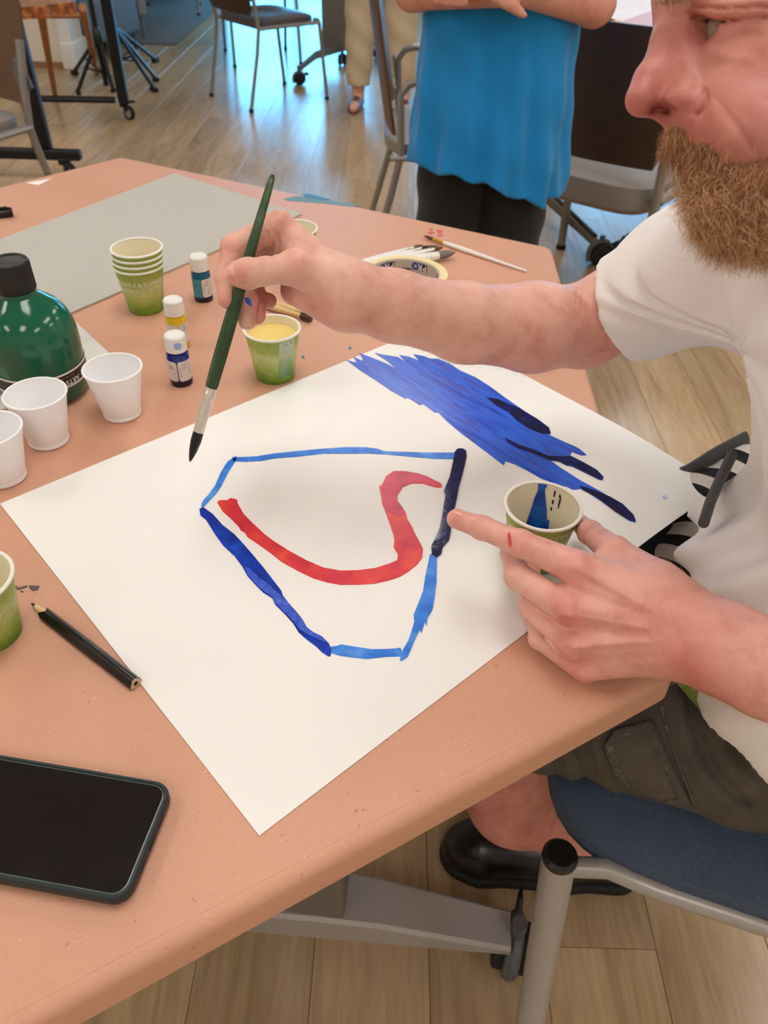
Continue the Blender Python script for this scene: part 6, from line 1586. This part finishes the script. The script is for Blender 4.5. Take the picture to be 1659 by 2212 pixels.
def far_pencil(a, b, rgb, lab):
    a, b = pz(*a, .7455), pz(*b, .7455); t = empty('colored_pencil', a, label=lab, cat='pencil', group='pencils on the second table'); d = b - a
    MB().tube([(0, 0, 0), tuple(d * .86)], .0045, 6).build('barrel', mat('pencil_' + lab.split()[0], rgb, 0.35), t); MB().tube([tuple(d * .86), tuple(d)], [.0045, .001], 6).build('tip', bpy.data.materials['bare_cedar'], t)
far_pencil((1262, 41), (1331, 48), (40, 44, 62), 'dark blue pencil on the second table, nearest its edge')
far_pencil((1255, 36), (1300, 41), (190, 40, 44), 'red pencil on the second table beside the white sheet')
far_pencil((1288, 38), (1334, 45), (96, 34, 34), 'maroon pencil on the second table between the red and the blue')

# ---- person in blue behind the table
def person_blue():
    P0 = np.array([.245, 2.20, 0]); t = empty('person', P0, label='standing person in a long bright blue shirt and black trousers with folded arms', cat='person')
    q = lambda x, y, z: P0 + np.array([x, y, z])
    sk = SU(.02, RC(q(-.09, .02, .09), q(-.085, .0, .48), .045, .055), RC(q(-.085, 0, .48), q(-.085, 0, .85), .055, .085), RC(q(.09, .02, .09), q(.085, 0, .48), .045, .055), RC(q(.085, 0, .48), q(.085, 0, .85), .055, .085),
            RC(q(-.09, .02, .06), q(-.10, -.12, .04), .04, .034), RC(q(.09, .02, .06), q(.10, -.12, .04), .04, .034),
            EL(q(0, .02, .95), (.16, .11, .14)), EL(q(0, .02, 1.15), (.15, .11, .22)), RC(q(-.15, .03, 1.30), q(.15, .03, 1.30), .06), RC(q(0, .03, 1.32), q(0, .0, 1.45), .05, .05), EL(q(0, -.01, 1.54), (.075, .095, .115)),
            RC(q(-.17, .03, 1.28), q(-.215, -.04, 1.0), .048, .042), RC(q(-.215, -.04, 1.0), q(.02, -.175, 1.02), .043, .030), RC(q(.17, .03, 1.28), q(.205, -.06, .985), .048, .044), RC(q(.205, -.06, .985), q(-.05, -.185, 1.035), .046, .030),
            RC(q(-.05, -.185, 1.035), q(-.13, -.17, 1.03), .024, .018), RC(q(.02, -.175, 1.02), q(.07, -.15, 1.04), .024, .018))
    fg = [RC(q(-.10, -.185 + .004 * k, 1.045 - .017 * k), q(-.165, -.135, 1.04 - .017 * k), .0095, .0085) for k in range(4)] + [RC(q(-.04, -.205, 1.012 - .004 * k), q(.005 + .01 * k, -.212, 1.0 - .01 * k), .009, .008) for k in range(3)]
    sk = SU(.005, sk, *fg, EL(q(0, -.11, 1.525), (.012, .018, .02)))
    a, b = surface_nets(sk, P0 + [-.32, -.3, 0], P0 + [.32, .22, 1.68], .007)
    mesh_np('body', a - P0, b, M['skin'], t, tint(a, [(q(.2, -.05, 1.0), .1, PINK, .5)], np.array(lin((218, 164, 144))[:3])))
    def shirt(P, bc, br):
        z = P[:, 2]; f = np.clip((1.0 - z) / .42, 0, 1.2); x = P[:, 0] - P0[0]; y = P[:, 1] - P0[1] - .02; th = np.arctan2(y, x)
        rx = .188 + .024 * f; ry = .138 + .040 * f
        k = np.sqrt((x / rx) ** 2 + (y / ry) ** 2); d = (k - 1) * np.minimum(rx, ry)
        d = d + (.010 * np.sin(th * 9 + 2 * np.sin(z * 6)) + .006 * np.sin(th * 17 + 9 * z)) * np.clip(f, 0, 1) + .004 * np.sin(z * 40 + 3 * th) * .5
        hem = .585 + .012 * np.sin(th * 3 + .6) + .045 * np.clip(-x / .2, -1, 1) + .006 * np.sin(th * 11)
        return np.maximum(np.maximum(d, hem - z), z - 1.34)
    slv = SU(.02, RC(q(-.16, .03, 1.27), q(-.205, -.02, 1.09), .062, .058), RC(q(.16, .03, 1.27), q(.195, -.03, 1.09), .062, .060))
    g = Gen(lambda P, bc, br: smin(shirt(P, bc, br), slv(P, bc, br), .02), P0 + [0, 0, .95], .55)
    a, b = surface_nets(g, P0 + [-.34, -.26, .5], P0 + [.34, .26, 1.4], .006)
    mesh_np('blue_shirt', a - P0, b, cloth_mat('azure_cotton', (4, 132, 200), 0.9, 700, 0.06), t)
    def pants(P, bc, br):
        d = SU(.02, RC(q(-.095, .02, .09), q(-.085, 0, .9), .075, .105), RC(q(.095, .02, .09), q(.085, 0, .9), .075, .105))(P, bc, br)
        return np.maximum(np.maximum(d + .003 * np.sin(P[:, 2] * 50 + P[:, 0] * 30), .07 - P[:, 2]), P[:, 2] - .74)
    a, b = surface_nets(Gen(pants, P0 + [0, 0, .5], .6), P0 + [-.25, -.2, .02], P0 + [.25, .2, 1.0], .008)
    mesh_np('black_trousers', a - P0, b, cloth_mat('black_cotton', (20, 20, 22)), t)
    for s in (-1, 1):
        MB().tube([(s * .092, .05, .04), (s * .095, -.04, .045), (s * .10, -.15, .032)], [.046, .047, .036], 14).build('shoe', M['black_rubber'], t)
    a, b = surface_nets(SU(.02, EL(q(0, .02, 1.57), (.088, .10, .11)), EL(q(0, .05, 1.50), (.085, .07, .10))), P0 + [-.15, -.15, 1.35], P0 + [.15, .2, 1.72], .008)
    msk = a[b].mean(1); keep = ~((msk[:, 1] < P0[1] - .04) & (msk[:, 2] < 1.60)); mesh_np('hair', a - P0, b[keep], mat('grey_brown_hair', (90, 74, 62), 0.6, var=0.2, vscale=200), t)
person_blue()
# ---- person in beige trousers at the back
def person_beige():
    f1, f2 = pz(783, 215, .04), pz(872, 235, .04); P0 = np.array([(f1[0] + f2[0]) / 2, (f1[1] + f2[1]) / 2 - .03, 0]); P0 = np.array([-.11, 5.30, 0]); t = empty('person', P0, label='standing person in beige trousers and brown sandals at the back, legs only in view', cat='person')
    q = lambda x, y, z: P0 + np.array([x, y, z])
    sk = SU(.02, RC(q(-.13, .0, .07), q(-.11, 0, .48), .038, .055), RC(q(-.11, 0, .48), q(-.09, 0, .88), .055, .085), RC(q(.15, -.05, .07), q(.12, 0, .48), .038, .055), RC(q(.12, 0, .48), q(.09, 0, .88), .055, .085), RC(q(-.13, .02, .04), q(-.15, -.15, .035), .036, .03), RC(q(.15, -.03, .04), q(.18, -.19, .035), .036, .03),
            EL(q(0, 0, .98), (.16, .11, .15)), EL(q(0, 0, 1.2), (.16, .11, .24)), RC(q(-.16, 0, 1.38), q(.16, 0, 1.38), .06), RC(q(0, 0, 1.4), q(0, 0, 1.52), .05), EL(q(0, -.01, 1.62), (.075, .095, .115)), RC(q(-.2, 0, 1.36), q(-.26, 0, 1.08), .045, .038), RC(q(-.26, 0, 1.08), q(-.24, -.1, .84), .036, .027), RC(q(.2, 0, 1.36), q(.26, 0, 1.08), .045, .038), RC(q(.26, 0, 1.08), q(.24, -.1, .84), .036, .027), EL(q(-.24, -.12, .78), (.03, .04, .07)), EL(q(.24, -.12, .78), (.03, .04, .07)))
    a, b = surface_nets(sk, P0 + [-.36, -.3, 0], P0 + [.36, .2, 1.76], .010)
    mesh_np('body', a - P0, b, M['skin'], t, tint(a, []))
    d1 = SU(.04, RC(q(-.13, 0, .10), q(-.095, 0, .92), .072, .115), RC(q(.15, -.04, .10), q(.095, 0, .92), .072, .115), EL(q(0, 0, .96), (.185, .135, .17)))
    a, b = surface_nets(Gen(lambda P, bc, br: np.maximum(np.maximum(d1(P, bc, br) + .004 * np.sin(P[:, 2] * 40 + P[:, 0] * 30), .13 - P[:, 2]), P[:, 2] - 1.0), P0 + [0, 0, .5], .6), P0 + [-.3, -.22, .06], P0 + [.3, .2, 1.05], .009)
    mesh_np('beige_trousers', a - P0, b, cloth_mat('beige_cotton', (196, 178, 148)), t)
    d2 = SU(.03, EL(q(0, 0, 1.18), (.185, .135, .30)), RC(q(-.16, 0, 1.36), q(-.25, 0, 1.14), .066, .06), RC(q(.16, 0, 1.36), q(.25, 0, 1.14), .066, .06))
    a, b = surface_nets(Gen(lambda P, bc, br: np.maximum(d2(P, bc, br), .92 - P[:, 2]), P0 + [0, 0, 1.15], .5), P0 + [-.36, -.2, .88], P0 + [.36, .2, 1.5], .010)
    mesh_np('shirt', a - P0, b, cloth_mat('pale_cotton', (206, 206, 200)), t)
    for x, y, e in ((-.13, .03, (-.155, -.16)), (.15, -.01, (.185, -.20))):
        MB().tube([(x, y + .02, .030), ((x + e[0]) / 2, (y + e[1]) / 2, .034), (e[0], e[1], .026)], [.040, .044, .034], 14).build('sandal', mat('brown_leather', (110, 66, 44), 0.5, var=0.1), t)
person_beige()
